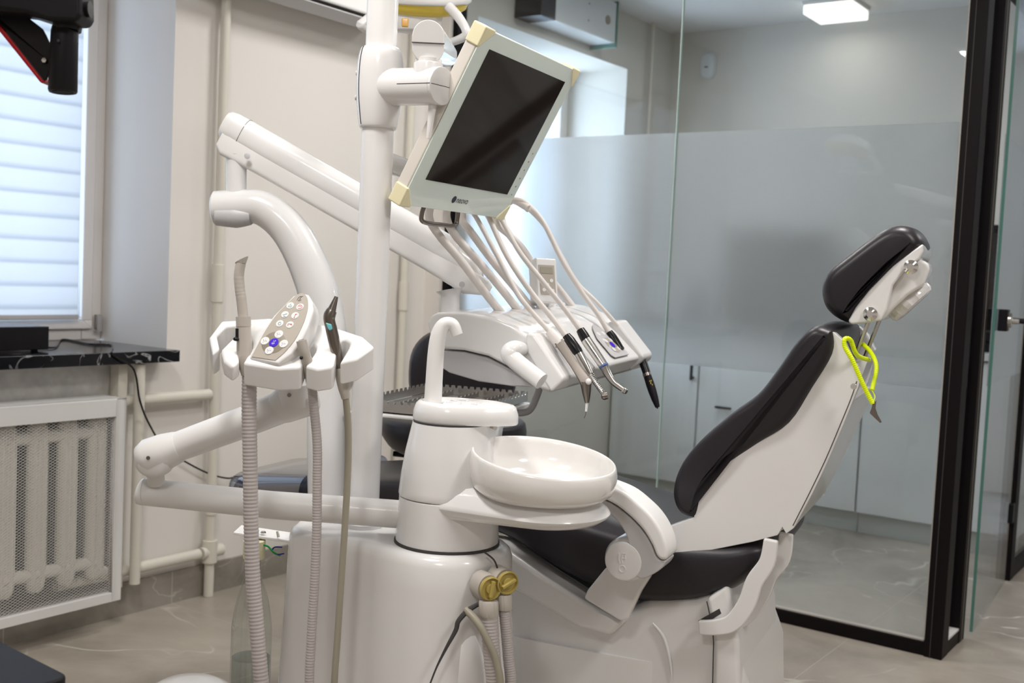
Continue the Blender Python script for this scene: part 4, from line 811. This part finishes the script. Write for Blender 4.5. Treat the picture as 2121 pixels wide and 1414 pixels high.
# sloped face basis for keypad
f0_, f1_ = kpx(1090, 695, 0), kpx(1166, 780, 0); fs = (f1_-f0_).normalized(); fn = e1.cross(fs); fn = fn if fn.z > 0 else -fn
def face(s, t, h=0): return f0_ + fs*s + e1*t + fn*h
FLN = (f1_-f0_).length
kp = [(.0, .31), (.012, .29), (.04, .268), (FLN-.02, .262), (FLN-.012, .27), (FLN-.012, .345), (FLN-.02, .35), (.06, .345), (.02, .33)]
kpo = mk('console_keypad', MB().ext([face(s, t, .003) for s, t in kp], fn*.002), M['grey_plastic'], con, bevel=.001)
for i in range(6): mk('key', MB().lathe([(.006, 0), (.0055, .0008)], face(.03+.02*(i//2), .29+.026*(i % 2), .005), fn, 16), M['btn'], kpo)
kc_ = face(FLN-.045, .306, .0055)
mk('key_ring', MB().lathe([(.022, 0), (.022, .0005)], kc_-fn*.0002, fn, 30), M['keypad'], kpo)
mk('blue_key', MB().lathe([(.0085, 0), (.008, .0012)], kc_, fn, 20), M['blue_btn'], kpo)
for a in range(4): mk('key', MB().lathe([(.0058, 0), (.0055, .001)], kc_+(fs*math.cos(a*math.pi/2+.78)+e1*math.sin(a*math.pi/2+.78))*.018, fn, 16), M['btn'], kpo)
# endo display box on the console
dU = (at(1158, 545, 2.40)-at(1110, 543, 2.40)).normalized(); dn_ = (-FW*.93+RT*.3+UP*.2).normalized(); dU = (dU-dn_*dU.dot(dn_)).normalized(); dV = dn_.cross(dU); dV = dV if dV.z > 0 else -dV
dO = at(1131, 578, 2.38)
db = thing('display_unit', dO-UP*.06, 'small white display unit with grey-green screen standing on the console', 'display')
mk('housing', MB().ext([dO+dU*a+dV*b for a, b in ((-.026, .046), (.022, .048), (.030, -.040), (.026, -.052), (-.012, -.052), (-.018, -.046))], -dn_*.05), M['white'], db, bevel=.004)
mk('face_plate', MB().ext([dO+dU*a+dV*b+dn_*.0002 for a, b in ((-.019, .030), (.017, .032), (.024, -.032), (-.010, -.034))], dn_*.001), M['keypad'], db)
mk('lcd_screen', MB().ext([dO+dU*a+dV*b+dn_*.001 for a, b in ((-.015, .026), (.013, .027), (.015, .013), (-.013, .012))], dn_*.001), M['hose_olive'], db)
for a, b in ((-.009, -.002), (.012, -.002), (.003, -.012), (-.004, -.024), (.016, -.024)): mk('key', MB().lathe([(.004, 0), (.004, .001)], dO+dU*a+dV*b+dn_*.001, dn_, 14), M['btn'], db)
mk('stand', MB().tube([dO-UP*.05-dn_*.02, dO-UP*.12-dn_*.02], .012, 16), M['white'], db)

# whip arms and handpieces
def whip(pts, r, label):
    t = thing('whip_arm', pts[0], label, 'hose arm'); mk('arm_tube', MB().tube(cr(pts, 8), r, 16), M['hose_white'], t)
W_ = [([(1040, 650, 2.28), (1000, 600, 2.27), (955, 540, 2.26), (912, 490, 2.25), (890, 455, 2.24), (893, 425, 2.24), (915, 405, 2.25), (950, 402, 2.27)], .0085, 'leftmost cream whip arm leaning up behind the monitor'),
      ([(1078, 648, 2.34), (1040, 600, 2.33), (990, 540, 2.32), (945, 490, 2.31), (926, 455, 2.30), (930, 425, 2.30), (960, 405, 2.31), (985, 410, 2.37)], .0085, 'second cream whip arm from the left, over the console'),
      ([(1105, 645, 2.40), (1070, 600, 2.39), (1020, 540, 2.38), (975, 480, 2.37), (958, 455, 2.37), (962, 430, 2.37), (990, 412, 2.38), (1010, 418, 2.38)], .0085, 'third cream whip arm from the left, over the console'),
      ([(1150, 648, 2.46), (1110, 560, 2.46), (1075, 505, 2.45), (1035, 470, 2.44), (1018, 440, 2.44), (1030, 415, 2.43), (1055, 415, 2.42)], .0075, 'cream whip arm rising behind the small display unit'),
      ([(1195, 648, 2.52), (1150, 590, 2.52), (1090, 530, 2.51), (1045, 470, 2.50), (1040, 440, 2.49), (1060, 415, 2.48), (1085, 425, 2.46), (1095, 432, 2.45)], .0085, 'farthest cream whip arm ending in a clip right of the monitor')]
for pts, r, lab in W_: whip([at(*p) for p in pts], r, lab)
def hp_thing(name, label, hose, hr_, mat='hose_white'):
    t = thing(name, at(*hose[-1]), label, 'handpiece')
    mk('hose', MB().tube(cr([at(*p) for p in hose], 8), hr_, 14), M[mat], t); return t
def seg(name, p, q_, rs_, mat, par, n=28, ang=35): return mk(name, MB().tube([V(p).lerp(V(q_), i/(len(rs_)-1)) for i in range(len(rs_))], list(rs_), n), M[mat], par, ang=ang)
t = hp_thing('scaler_handpiece', 'dark metal air-water syringe with bent tip, first instrument on the console', [(950, 402, 2.27), (985, 448, 2.34), (1030, 530, 2.25), (1070, 605, 2.15), (1105, 650, 2.14), (1140, 688, 2.135)], .0052)
seg('collar', at(1138, 686, 2.135), at(1160, 712, 2.125), (.0085, .0115, .0115), 'hose_white', t)
a_, b_ = at(1158, 708, 2.125), at(1216, 794, 2.09)
d_ = (b_-a_).normalized(); s_ = d_.cross(FW).normalized(); f_ = d_.cross(s_)
mk('body', MB().loft([[p + s_*w1*i + f_*w2*j for i, j in ((-1, -1), (1, -1), (1, 1), (-1, 1))] for p, w1, w2 in ((a_, .0095, .009), (a_.lerp(b_, .55), .0085, .009), (a_.lerp(b_, .8), .0095, .009), (b_, .011, .008))]), M['nickel'], t, bevel=.002)
seg('nozzle', b_-d_*.004, at(1216, 834, 2.09), (.0115, .0085, .0042), 'nickel', t)
seg('tip', at(1216, 832, 2.09), at(1214, 852, 2.09), (.0028, .0024), 'btn', t)
mk('needle', MB().tube(cr([at(1214, 850, 2.09), at(1213, 858, 2.09), at(1210, 866, 2.09)], 4), .0008, 8), M['nickel'], t)
mk('push_button', MB().ball(at(1219, 790, 2.075), .006, n=16, k=8), M['white_mat'], t)
t = hp_thing('dental_handpiece', 'silver ribbed contra-angle handpiece with purple-black motor, second on the console', [(985, 410, 2.36), (1012, 450, 2.38), (1050, 530, 2.29), (1100, 605, 2.20), (1145, 660, 2.18), (1175, 700, 2.17)], .0058)
seg('motor', at(1173, 695, 2.17), at(1202, 736, 2.155), (.0085, .0105, .0105, .0105, .0085), 'black', t)
seg('coupling', at(1199, 732, 2.155), at(1222, 775, 2.145), (.0095, .0095, .0085, .0070), 'steel', t)
rb = []; 
for i in range(25): rb.append((.0072-.0022*i/24)*(1 if i % 2 else .86))
seg('grip', at(1222, 774, 2.145), at(1246, 810, 2.135), rb, 'steel', t)
seg('neck', at(1246, 809, 2.135), at(1252, 820, 2.13), (.0052, .0045, .005), 'chrome', t)
mk('head', MB().tube([at(1247, 821, 2.128), at(1258, 819, 2.128)], [.0062, .0068], 20).ball(at(1252, 821, 2.128), .0066, n=18, k=10), M['nickel'], t)
t = hp_thing('dental_handpiece', 'silver curved turbine handpiece with black coupling, lying beside the console keypad', [(1010, 418, 2.42), (1037, 452, 2.43), (1075, 520, 2.36), (1130, 590, 2.27), (1170, 640, 2.25), (1203, 685, 2.24)], .0055)
seg('coupling', at(1202, 683, 2.24), at(1216, 707, 2.23), (.009, .0105, .0105), 'black', t)
seg('body', at(1214, 704, 2.23), at(1250, 757, 2.21), (.0108, .0108, .0105, .0102, .0098), 'steel', t)
seg('blue_ring', at(1249.5, 756, 2.21), at(1251.5, 759, 2.209), (.0100, .0100), 'blue_cover', t)
mk('neck', MB().tube(cr([at(1252, 760, 2.209), at(1260, 776, 2.205), at(1272, 793, 2.20), (at(1292, 808, 2.195))], 6), [.0098, .0078, .0060, .0048], 20), M['steel'], t)
mk('head', MB().tube([at(1291, 813, 2.195), at(1295, 806, 2.195)], [.0065, .0065], 20).ball(at(1294, 809, 2.195), .0062, n=18, k=10), M['chrome'], t)
t = hp_thing('handpiece_coupling', 'empty black handpiece coupling on cream hose, fourth on the console', [(1055, 412, 2.47), (1085, 418, 2.46), (1125, 460, 2.44), (1165, 540, 2.42), (1205, 605, 2.42), (1238, 650, 2.41), (1262, 690, 2.40)], .0058)
seg('coupling', at(1261, 688, 2.40), at(1284, 724, 2.39), (.0088, .0105, .0108, .0105, .0100), 'black', t)
seg('coupling_end', at(1283, 722, 2.39), at(1285, 726, 2.39), (.0105, .0098), 'nickel', t)
t = hp_thing('scaler_pen', 'long slim black scaler pen with gold marks at the right end of the console', [(1095, 432, 2.45), (1130, 470, 2.47), (1160, 525, 2.47), (1195, 585, 2.47), (1235, 625, 2.46), (1280, 675, 2.46), (1325, 730, 2.46)], .0048)
seg('body', at(1324, 727, 2.46), at(1342, 780, 2.44), (.0078, .0095, .0090, .0085), 'black', t)
seg('gold_ring', at(1339, 773, 2.442), at(1341, 779, 2.44), (.0092, .0092), 'nickel', t)
seg('grip', at(1341, 778, 2.44), at(1362, 843, 2.42), (.0088, .0095, .0092, .0078, .0050), 'black_metal', t)
gm = MB()
for (x, y, l) in ((1346, 789, 2), (1349, 788, 2), (1348, 793, 3), (1351, 797, 3)): gm.box(at(x, y, 2.425), .002, .001, .003*l/2, (RT, FW, UP))
mk('gold_mark', gm, M['lamp_yellow'], t)
seg('tip_prongs', at(1361, 841, 2.42), at(1362, 846, 2.418), (.002, .0015), 'black', t)

# tray with steel cassette
ZT = .90
Rr, Ff = onz(1040, 812, ZT), onz(885, 788, ZT); Ll = onz(735, 818, ZT); Nn = Rr+Ll-Ff
tu = (Ll-Ff); tl_u = tu.length; tu = tu.normalized(); tv = (Rr-Ff); tl_v = tv.length; tv = (tv-tu*tv.dot(tu)).normalized()
def tp(a, b, z=0): return Ff + tu*a + tv*b + UP*z
tc = thing('tray_table', tp(tl_u/2, tl_v/2, -.06), 'white instrument tray shelf on grey tube arm below the console', 'tray')
mk('tray_plate', MB().ext([tp(a, b, -.034) for a, b in ((-.01, -.01), (tl_u+.01, -.01), (tl_u+.01, tl_v+.005), (-.01, tl_v+.005))], UP*-.008), M['white_mat'], tc, bevel=.003)
mk('tray_lip', MB().ext([tp(a, tl_v+.004, -.034+b) for a, b in ((0, 0), (tl_u, 0), (tl_u, -.016), (0, -.016))], tv*.004), M['white_mat'], tc, bevel=.002)
mk('tray_arm', MB().tube(cr([at(1010, 852, 2.33), at(1060, 854, 2.33), at(1085, 854, 2.33), at(1100, 846, 2.33), at(1112, 820, 2.33), at(1120, 795, 2.33)], 6), .0075, 16), M['grey_plastic'], tc)
cs = thing('instrument_cassette', tp(tl_u/2, tl_v/2, -.03), 'steel sterilisation cassette with scalloped rails lying on the tray', 'cassette')
def rail(a0, b0, a1, b1, z0_, z1_, nt_=14, down=False, th_=.0012):
    P0, P1 = tp(a0, b0), tp(a1, b1); d = P1-P0; n_ = d.normalized().cross(UP); top = []
    for i in range(nt_):
        for f2, h in ((.0, 1), (.5, 1), (.58, .78), (.75, .68), (.92, .78), (1.0, 1)):
            top.append(P0+d*((i+f2)/nt_)+UP*(z0_+(z1_-z0_)*h))
    bot = [P1+UP*z0_, P0+UP*z0_]
    return MB().ext(top+bot, n_*th_)
mk('base_plate', MB().ext([tp(a, b, -.031) for a, b in ((.004, .004), (tl_u-.004, .004), (tl_u-.004, tl_v-.004), (.004, tl_v-.004))], UP*.001), M['steel'], cs)
for args in ((0, 0, tl_u, 0), (0, tl_v, tl_u, tl_v), (0, 0, 0, tl_v), (tl_u, 0, tl_u, tl_v)):
    mk('side_rail', rail(*args, -.03, -.006, 16), M['steel'], cs)
for b in (.3, .55, .8): mk('cross_rail', rail(.02, tl_v*b, tl_u-.02, tl_v*b, -.028, -.014, 14), M['steel'], cs)

# ------------------------------------------------------------------ assistant arm
aa = thing('folding_arm', at(320, 1020, 1.98), 'white two-section assistant arm folding left with elbow joint', 'arm')
mk('lower_arm', MB().tube([at(286, 1016, 2.0), at(290, 1017, 2.0), at(296, 1018, 2.0), at(560, 1045, 2.0), at(832, 1065, 2.0)], [.018, .0235, .0245, .025, .0255], 36), M['white_mat'], aa, ang=50)
mk('lower_arm_seam', MB().tube([at(300, 1018, 2.0), at(301, 1018, 2.0)], [.0248, .0248], 36), M['grey_plastic'], aa)
mk('elbow_neck', MB().tube([at(323, 1002, 1.99), at(322, 965, 1.98)], .0155, 24), M['white_mat'], aa)
EC = at(322, 942, 1.96)
ua = (at(605, 838, 1.96)-EC).normalized()
mk('elbow_housing', MB().tube([EC-ua*.034, EC-ua*.028, EC-ua*.012, EC+ua*.02, EC+ua*.045], [.012, .026, .0335, .0325, .028], 32).lathe([(.022, -.028), (.030, -.022), (.034, -.01), (.034, .01), (.030, .024)], EC-UP*.006, FW, 36), M['white_mat'], aa, ang=60)
mk('elbow_screw', MB().lathe([(.0035, 0), (.0035, .001)], at(307, 948, 1.925), -FW, 14), M['nickel'], aa)
mk('upper_arm', MB().tube([EC+ua*.03, at(500, 876, 1.96), at(600, 836, 1.95)], [.0265, .028, .029], 36), M['white_mat'], aa, ang=50)
mk('holder_joint', MB().tube([at(575, 848, 1.95), at(590, 838, 1.95), at(640, 822, 1.95), at(655, 818, 1.95)], [.0285, .033, .033, .024], 32).tube([at(612, 835, 1.94), at(612, 790, 1.93)], .03, 28), M['white_mat'], aa, ang=60)
mk('joint_screw', MB().lathe([(.0035, 0), (.0035, .001)], at(599, 818, 1.903), -FW, 14), M['nickel'], aa)
# holder plate on a tilted plane
HO = at(600, 700, 1.88); HN = (UP*.80 - FW*.56 + RT*-.05).normalized(); HD = (-UP*.93+FW*.2).normalized()
def c6(x, y): return (x/3.7214+400, y/3.7214+480)
def hpx(x, y, lift=0.0): a, b = c6(x, y); return onp(a, b, HO+HN*lift, HN)
ah = thing('assistant_holder', hpx(700, 900)-UP*.05, 'white assistant instrument holder block with tilted keypad', 'instrument holder')
hol = [(125, 810), (220, 685), (590, 662), (945, 700), (1130, 745), (1310, 805), (1400, 885), (1265, 980), (1130, 1010), (1195, 900), (1212, 850), (1180, 825), (1140, 835), (1110, 900), (1085, 1030), (1060, 1045), (960, 1060), (865, 1035), (945, 920), (955, 885), (930, 865), (895, 880), (855, 985), (830, 1045), (660, 1055), (385, 1010), (455, 890), (440, 810), (330, 720), (250, 730), (185, 800), (205, 900), (150, 940)]
mk('holder_block', MB().ext([hpx(x, y) for x, y in hol], HD*.040), M['white_mat'], ah, bevel=.006, seg=4, ang=40)
mk('holder_prong', MB().ext([hpx(x, y, .001) for x, y in [(215, 905), (320, 800), (345, 840), (355, 1000), (300, 1040), (235, 990)]], HD*.028), M['white_mat'], ah, bevel=.005, seg=3)
mk('front_skirt', MB().ext([hpx(x, y, -.006) for x, y in [(380, 1010), (650, 1045), (840, 1040), (860, 960), (500, 930)]], HD*.034), M['white_mat'], ah, bevel=.006, seg=3)
KO = hpx(540, 1000, .004); KN = (UP*.55-FW*.80-RT*.22).normalized()
def kpx2(x, y, lift=0.0): a, b = c6(x, y); return onp(a, b, KO+KN*lift, KN)
kh = [(425, 975), (470, 880), (530, 760), (620, 640), (700, 560), (770, 490), (830, 463), (885, 480), (915, 530), (925, 600), (890, 720), (830, 850), (760, 940), (660, 1015), (640, 1018)]
mk('keypad_housing', MB().ext([kpx2(x, y) for x, y in kh], -KN*.035), M['white_mat'], ah, bevel=.005, seg=4, ang=40)
kpan = [(452, 962), (500, 870), (560, 760), (640, 645), (720, 560), (790, 495), (835, 474), (872, 492), (886, 540), (878, 620), (840, 730), (780, 840), (700, 935), (635, 990)]
kb = mk('keypad', MB().ext([kpx2(x, y, .0004) for x, y in [(q.x, q.y) for q in cr(kpan[:-1], 3)]+[(635, 990)]], KN*.0008), M['keypad'], ah)
kx = (kpx2(760, 560)-kpx2(690, 545)).normalized(); kx = (kpx2(822, 576)-kpx2(748, 568)).normalized(); ky = KN.cross(kx)
def disc(x, y, r, mat, nm, lift=.0014, par=None, hh=.0006): return mk(nm, MB().lathe([(r, 0), (r*.93, hh)], kpx2(x, y, lift), KN, 28), M[mat], par or kb)
def icon(x, y, mat, strokes, par, s=.0012):
    m_ = MB(); c_ = kpx2(x, y, .0022)
    for st in strokes: m_.tube([c_+kx*a*.0013+ky*b*.0013 for a, b in st], .00042, 5)
    mk('icon', m_, M[mat], par)
ic = {'a': ([(-2, 1), (-2, -2), (2, -2), (2, 1)], [(0, 3), (0, 0)]), 'b': ([(-3, 0), (-1, -1), (1, 1), (3, 1.5)], [(-1, -3), (2, -3)]), 'c': ([(-2, 0), (-1, 2), (1, 2), (2, 0), (1, -2), (-1, -2), (-2, 0)],), 'd': ([(-3, 0), (-2, 2.5), (0, 3), (2.3, 2), (3, 0), (2.3, -2), (0, -3), (-2, -2.2)], [(-1, 1), (0, 0), (1, 1)]), 'e': ([(0, 3), (0, -3)], [(0, 1), (2.5, 3)], [(-1, -3), (1, -3)]), 'f': ([(-3, 1), (3, 1.5)], [(-3, 1), (-2, -2)], [(0, 1), (3, 0)]), 'g': ([(-2.6, 2), (-2, -.5), (0, -.6), (1, .6), (3, -.5)], [(-.4, 2.2), (.2, 2.4)], [(-2, -3), (-1, -2.4)])}
for (x, y, k, mt) in ((748, 568, 'a', 'ink_teal'), (823, 578, 'd', 'ink_red'), (707, 637, 'b', 'ink_teal'), (785, 645, 'e', 'ink_red'), (667, 706, 'c', 'ink_teal'), (745, 716, 'f', 'ink_red')):
    d = disc(x, y, .0068, 'btn', 'key'); icon(x, y, mt, ic[k], d)
disc(622, 853, .0215, 'keypad_ring', 'key_ring', .0013, hh=.0003)
for (x, y) in ((660, 789), (553, 840), (697, 862), (586, 914)):
    d = disc(x, y, .0078, 'btn', 'key', .0018); icon(x, y, 'ink_navy', ic['g'], d)
d = disc(622, 853, .0085, 'blue_btn', 'blue_key', .0019)
mk('key_text', text_mb('LP', kpx2(627, 843, .0027), kx, ky, .005, .0001), M['btn'], d)
mk('key_text', text_mb('RP', kpx2(615, 861, .0027), kx, ky, .005, .0001), M['btn'], d)
lgm = MB(); lc = kpx2(822, 516, .0014)
for st in ([(-4, -4), (-3, 2), (0, 5), (2, 4)], [(-1, -5), (1, 3), (4, 6)], [(1, 0), (3, -2), (1, -4), (-1, -3)]): lgm.tube(cr([lc+kx*a*.001+ky*b*.001 for a, b in st], 4), .0004, 6)
mk('emblem', lgm, M['ink'], kb)

# suction tips, hoses
t = thing('high_volume_suction', at(520, 1414, 1.86), 'beige high-volume suction tip with wide ribbed grey hose in left holder', 'suction hose')
coil([at(517, 770, 1.86), at(516, 850, 1.86), at(518, 950, 1.86), at(520, 1080, 1.86), at(524, 1200, 1.86), at(532, 1300, 1.86), at(543, 1430, 1.86), at(560, 1600, 1.87), at(640, 1760, 1.9)], .0128, M['hose'], 'ribbed_hose', t, pitch=.0062, n=20, depth=.07)
seg('handle', at(504, 660, 1.855), at(507, 740, 1.855), (.0115, .0122, .0125, .013, .0135), 'beige_plastic', t)
seg('handle_collar', at(504, 656, 1.855), at(504.5, 676, 1.855), (.0125, .0125), 'beige_plastic', t)
seg('handle_base', at(507, 735, 1.855), at(516, 775, 1.857), (.0145, .0145, .013), 'beige_plastic', t)
mk('slider_valve', MB().tube([at(491, 680, 1.845), at(491, 698, 1.845)], .0028, 10).ball(at(489, 702, 1.843), .0052, n=14, k=8, sq=.7), M['black'], t)
cn = cr([at(504, 660, 1.855), at(500, 620, 1.855), at(497, 600, 1.855), at(495, 575, 1.855), at(496, 560, 1.855), at(499, 545, 1.855)], 8)
rr_ = [.0085+.0002*math.sin(i*2.2) if 8 < i < 26 else .0085 for i in range(len(cn))]
tipm = MB().tube(cn, rr_, 28, cap=False)
# bevelled open mouth
dirn = (cn[-1]-cn[-2]).normalized(); side = RT; o2 = dirn.cross(side)
n28 = 28; c_ = cn[-1]; ringA = []; ringB = []
u0 = (UP - dirn*UP.dot(dirn)); 
for k in range(n28):
    a = 2*math.pi*k/n28; v_ = side*math.cos(a)+o2*math.sin(a); ringA.append(c_+v_*.0085); ringB.append(c_+v_*.0098+dirn*(.006+.0065*math.cos(a)))
ringC = [p + (c_+dirn*.006-p)*.13 for p in ringB]; ringD = [c_+(p-c_)*.8-dirn*.01 for p in ringA]
tipm.loft([ringA, ringB, ringC, ringD], cap=False)
mk('suction_tip', tipm, M['beige_plastic'], t, ang=60)
t = thing('saliva_ejector', at(655, 1414, 1.86), 'small beige saliva ejector with thin ribbed grey hose in middle holder', 'suction hose')
coil([at(645, 788, 1.855), at(651, 850, 1.86), at(657, 920, 1.86), at(657, 1000, 1.86), at(656, 1100, 1.86), at(652, 1200, 1.86), at(645, 1320, 1.86), at(641, 1430, 1.86), at(650, 1600, 1.87), at(690, 1750, 1.9)], .0082, M['hose'], 'ribbed_hose', t, pitch=.0048, n=16, depth=.08)
mk('ejector_body', MB().tube([at(624, 705, 1.825), at(628, 722, 1.826), at(634, 742, 1.83), at(645, 792, 1.856)], [.0085, .009, .0095, .009], 24, cap=True), M['beige_plastic'], t)
mk('ejector_mouth', MB().lathe([(.0048, 0), (.0045, .0006)], at(623.5, 704, 1.825), (at(624, 705, 1.825)-at(628, 722, 1.826)), 18), M['gap'], t)
mk('ejector_valve', MB().ball(at(624, 741, 1.82), .003, n=10, k=6), M['black'], t)
t = thing('air_water_syringe', at(695, 1414, 1.87), 'dark metal syringe gun with turquoise button on olive tube in right holder', 'syringe')
seg('tip', at(697, 614, 1.84), at(686, 645, 1.84), (.0032, .0055, .0078), 'nickel', t)
mk('gun_head', MB().tube(cr([at(688, 642, 1.84), at(683, 652, 1.84), at(682, 662, 1.842), at(686, 680, 1.845)], 5), [.0085, .0102, .0098, .0095], 24), M['nickel'], t)
seg('gun_body', at(685, 675, 1.845), at(706, 770, 1.86), (.0098, .0100, .0095, .0085, .0075), 'nickel', t)
mk('turquoise_button', MB().ext([at(x, y, 1.832) for x, y in [(674, 668), (686, 671), (688, 682), (682, 685), (678, 680)]], FW*.010), M['teal'], t, bevel=.002)
seg('boot', at(704, 762, 1.858), at(716, 825, 1.865), (.0080, .0105, .0095, .0070), 'beige_plastic', t)
mk('tube', MB().tube(cr([at(716, 822, 1.865), at(721, 880, 1.87), at(721, 960, 1.87), at(715, 1080, 1.87), at(707, 1200, 1.87), at(699, 1320, 1.87), at(692, 1430, 1.87), at(690, 1600, 1.88), at(720, 1750, 1.9)], 8), .0058, 16), M['hose_olive'], t)
mk('holder_finger', MB().ext([at(x, y, 1.87) for x, y in [(710, 785), (733, 785), (732, 800), (722, 812), (716, 808)]], FW*.012), M['white_mat'], ah, bevel=.002)

# ------------------------------------------------------------------ assistant stool
so = at(940, 880, 2.95); SO0 = V((so.x, so.y, 0))
st = thing('stool', SO0, 'black upholstered stool with round backrest behind the tray', 'stool')
zs = lambda y: at(930, y, 2.95).z
mk('seat', MB().lathe([(p.x, p.y) for p in cr([(.05, zs(945), 0), (.15, zs(935), 0), (.19, zs(905), 0), (.195, zs(880), 0), (.17, zs(862), 0), (.02, zs(858), 0)], 4)], SO0, n=48), M['black_leather'], st, ang=80)
bk = at(958, 775, 3.05); 
mk('backrest', MB().loft([[bk + RT*rx*math.copysign(abs(math.cos(a))**.8, math.cos(a)) + UP*rz*math.copysign(abs(math.sin(a))**.75, math.sin(a)) + FW*h for a in [2*math.pi*k/48 for k in range(48)]] for h, rx, rz in ((-.045, .06, .05), (-.04, .11, .09), (-.025, .14, .12), (0, .15, .13), (.02, .14, .12), (.028, .08, .07))]), M['black_leather'], st, ang=80)
mk('back_bar', MB().tube(cr([bk-UP*.05+FW*.02, bk-UP*.15+FW*.05, SO0+UP*zs(935)+FW*.1, SO0+UP*zs(930)], 5), .012, 14), M['black_metal'], st)
mk('mechanism', MB().box(SO0+UP*(zs(950)), .16, .10, .03, (RT, FW, UP)).tube([SO0+UP*zs(950)-RT*.07, SO0+UP*zs(945)-RT*.16], .008, 10), M['black_metal'], st, bevel=.005)
mk('gas_column', MB().lathe([(.028, .08), (.028, .30), (.02, .301), (.02, zs(945))], SO0-RT*.0, n=24), M['chrome'], st)
for k in range(5):
    a = k*2*math.pi/5; d = RT*math.cos(a)+FW*math.sin(a)
    mk('leg', MB().tube([SO0+UP*.095, SO0+d*.24+UP*.065], [.022, .013], 14), M['chrome'], st)
    cs_ = mk('caster', MB().tube([SO0+d*.24+UP*.0255-UP.cross(d)*.016, SO0+d*.24+UP*.0255+UP.cross(d)*.016], .025, 20).tube([SO0+d*.24+UP*.03, SO0+d*.24+UP*.07], .006, 8), M['black'], st)

# ------------------------------------------------------------------ corner things
mc = thing('microscope_head', at(120, 30, 1.5), 'black microscope arm end with red edge hanging at top left', 'microscope')
MD = 1.5
def mpx(x, y, d=MD): return at(x, y, d)
mk('arm', MB().ext([mpx(x, y, 1.46) for x, y in [(-160, -60), (166, -60), (168, 28), (160, 44), (100, 42), (50, 26), (0, 20), (-160, 10)]], FW*.05), M['black_metal'], mc, bevel=.006, seg=3)
mk('collar', MB().tube([mpx(140, 20), mpx(139, 64)], [.0225, .0185], 32), M['black'], mc)
mk('cylinder', MB().tube([mpx(136, 60), mpx(134, 66), mpx(130, 188), mpx(130, 191)], [.0175, .0178, .0190, .018], 36), M['black_metal'], mc, ang=50)
for x, y in ((121, 84), (160, 90)): mk('grub_screw', MB().lathe([(.0018, 0), (.0018, .001)], mpx(x, y, 1.478), -FW, 10), M['gap'], mc)
mk('bottom_lens', MB().tube([mpx(130, 190), mpx(130, 192)], [.014, .014], 24), M['lcd'], mc)
mk('knob', MB().tube([mpx(176, 20, 1.48), mpx(188, 20, 1.48)], [.010, .011], 20), M['black'], mc)
bp_ = mk('side_plate', MB().ext([mpx(x, y, 1.50) for x, y in [(-60, 0), (60, 38), (88, 60), (104, 90), (106, 130), (96, 165), (88, 169), (-60, -10)]], FW*.004), M['black'], mc, bevel=.001)
mk('red_edge', MB().ext([mpx(x, y, 1.495) for x, y in [(-60, -8), (-60, -24), (88, 166), (96, 168), (86, 172), (82, 169)]], FW*.03), M['red'], mc, bevel=.001)
mk('bolt', MB().lathe([(.004, 0), (.0035, .002), (.001, .0025)], mpx(92, 125, 1.497), -FW, 6), M['chrome'], mc)
zk = .62
ct = thing('black_trolley', onz(60, 1414, zk)-UP*zk, 'black trolley top corner at bottom left of the room', 'trolley')
p_a, p_b = onz(0, 1326, zk), onz(128, 1390, zk); dt = (p_b-p_a).normalized(); nt_ = V((dt.y, -dt.x, 0)); nt_ = nt_ if nt_.dot(FW) < 0 else -nt_
cor = []
tip = onz(148, 1400, zk); R_ = .02
base_pts = [tip-dt*.45, tip-dt*R_, tip+nt_*R_*1.0, tip+nt_*.35, tip-dt*.45+nt_*.35]
arc = [tip-dt*R_*(1-math.sin(a))+nt_*R_*(1-math.cos(a)) for a in [i*math.pi/12 for i in range(7)]]
mk('top', MB().ext([tip-dt*.45]+arc+[tip+nt_*.35, tip-dt*.45+nt_*.35], -UP*.03), M['black_metal'], ct, bevel=.004)
mk('recess_ring', MB().lathe([(.07, 0), (.078, .001), (.074, .002), (.066, .001)], tip-dt*.20+nt_*.125+UP*.0005, n=48), M['black_metal'], ct)
for a, b in ((.03, .03), (.42, .03), (.03, .32), (.42, .32)):
    q0 = tip-dt*a+nt_*b; q0 = V((q0.x, q0.y, 0)); mk('leg', MB().lathe([(.012, 0), (.012, zk-.03)], q0, n=16), M['black_metal'], ct)
fp = onz(392, 1425, .03); FP0 = V((fp.x, fp.y, 0))
fpd = thing('foot_control', FP0, 'white round foot control on the floor at the bottom edge', 'foot control')
mk('base', MB().lathe([(.115, 0), (.118, .004), (.118, .014), (.112, .02)], FP0, n=48), M['grey_plastic'], fpd)
mk('pedal_dome', MB().lathe([(.108, .018), (.106, .028), (.08, .042), (.04, .048), (0, .049)], FP0, n=48), M['white'], fpd, ang=60)
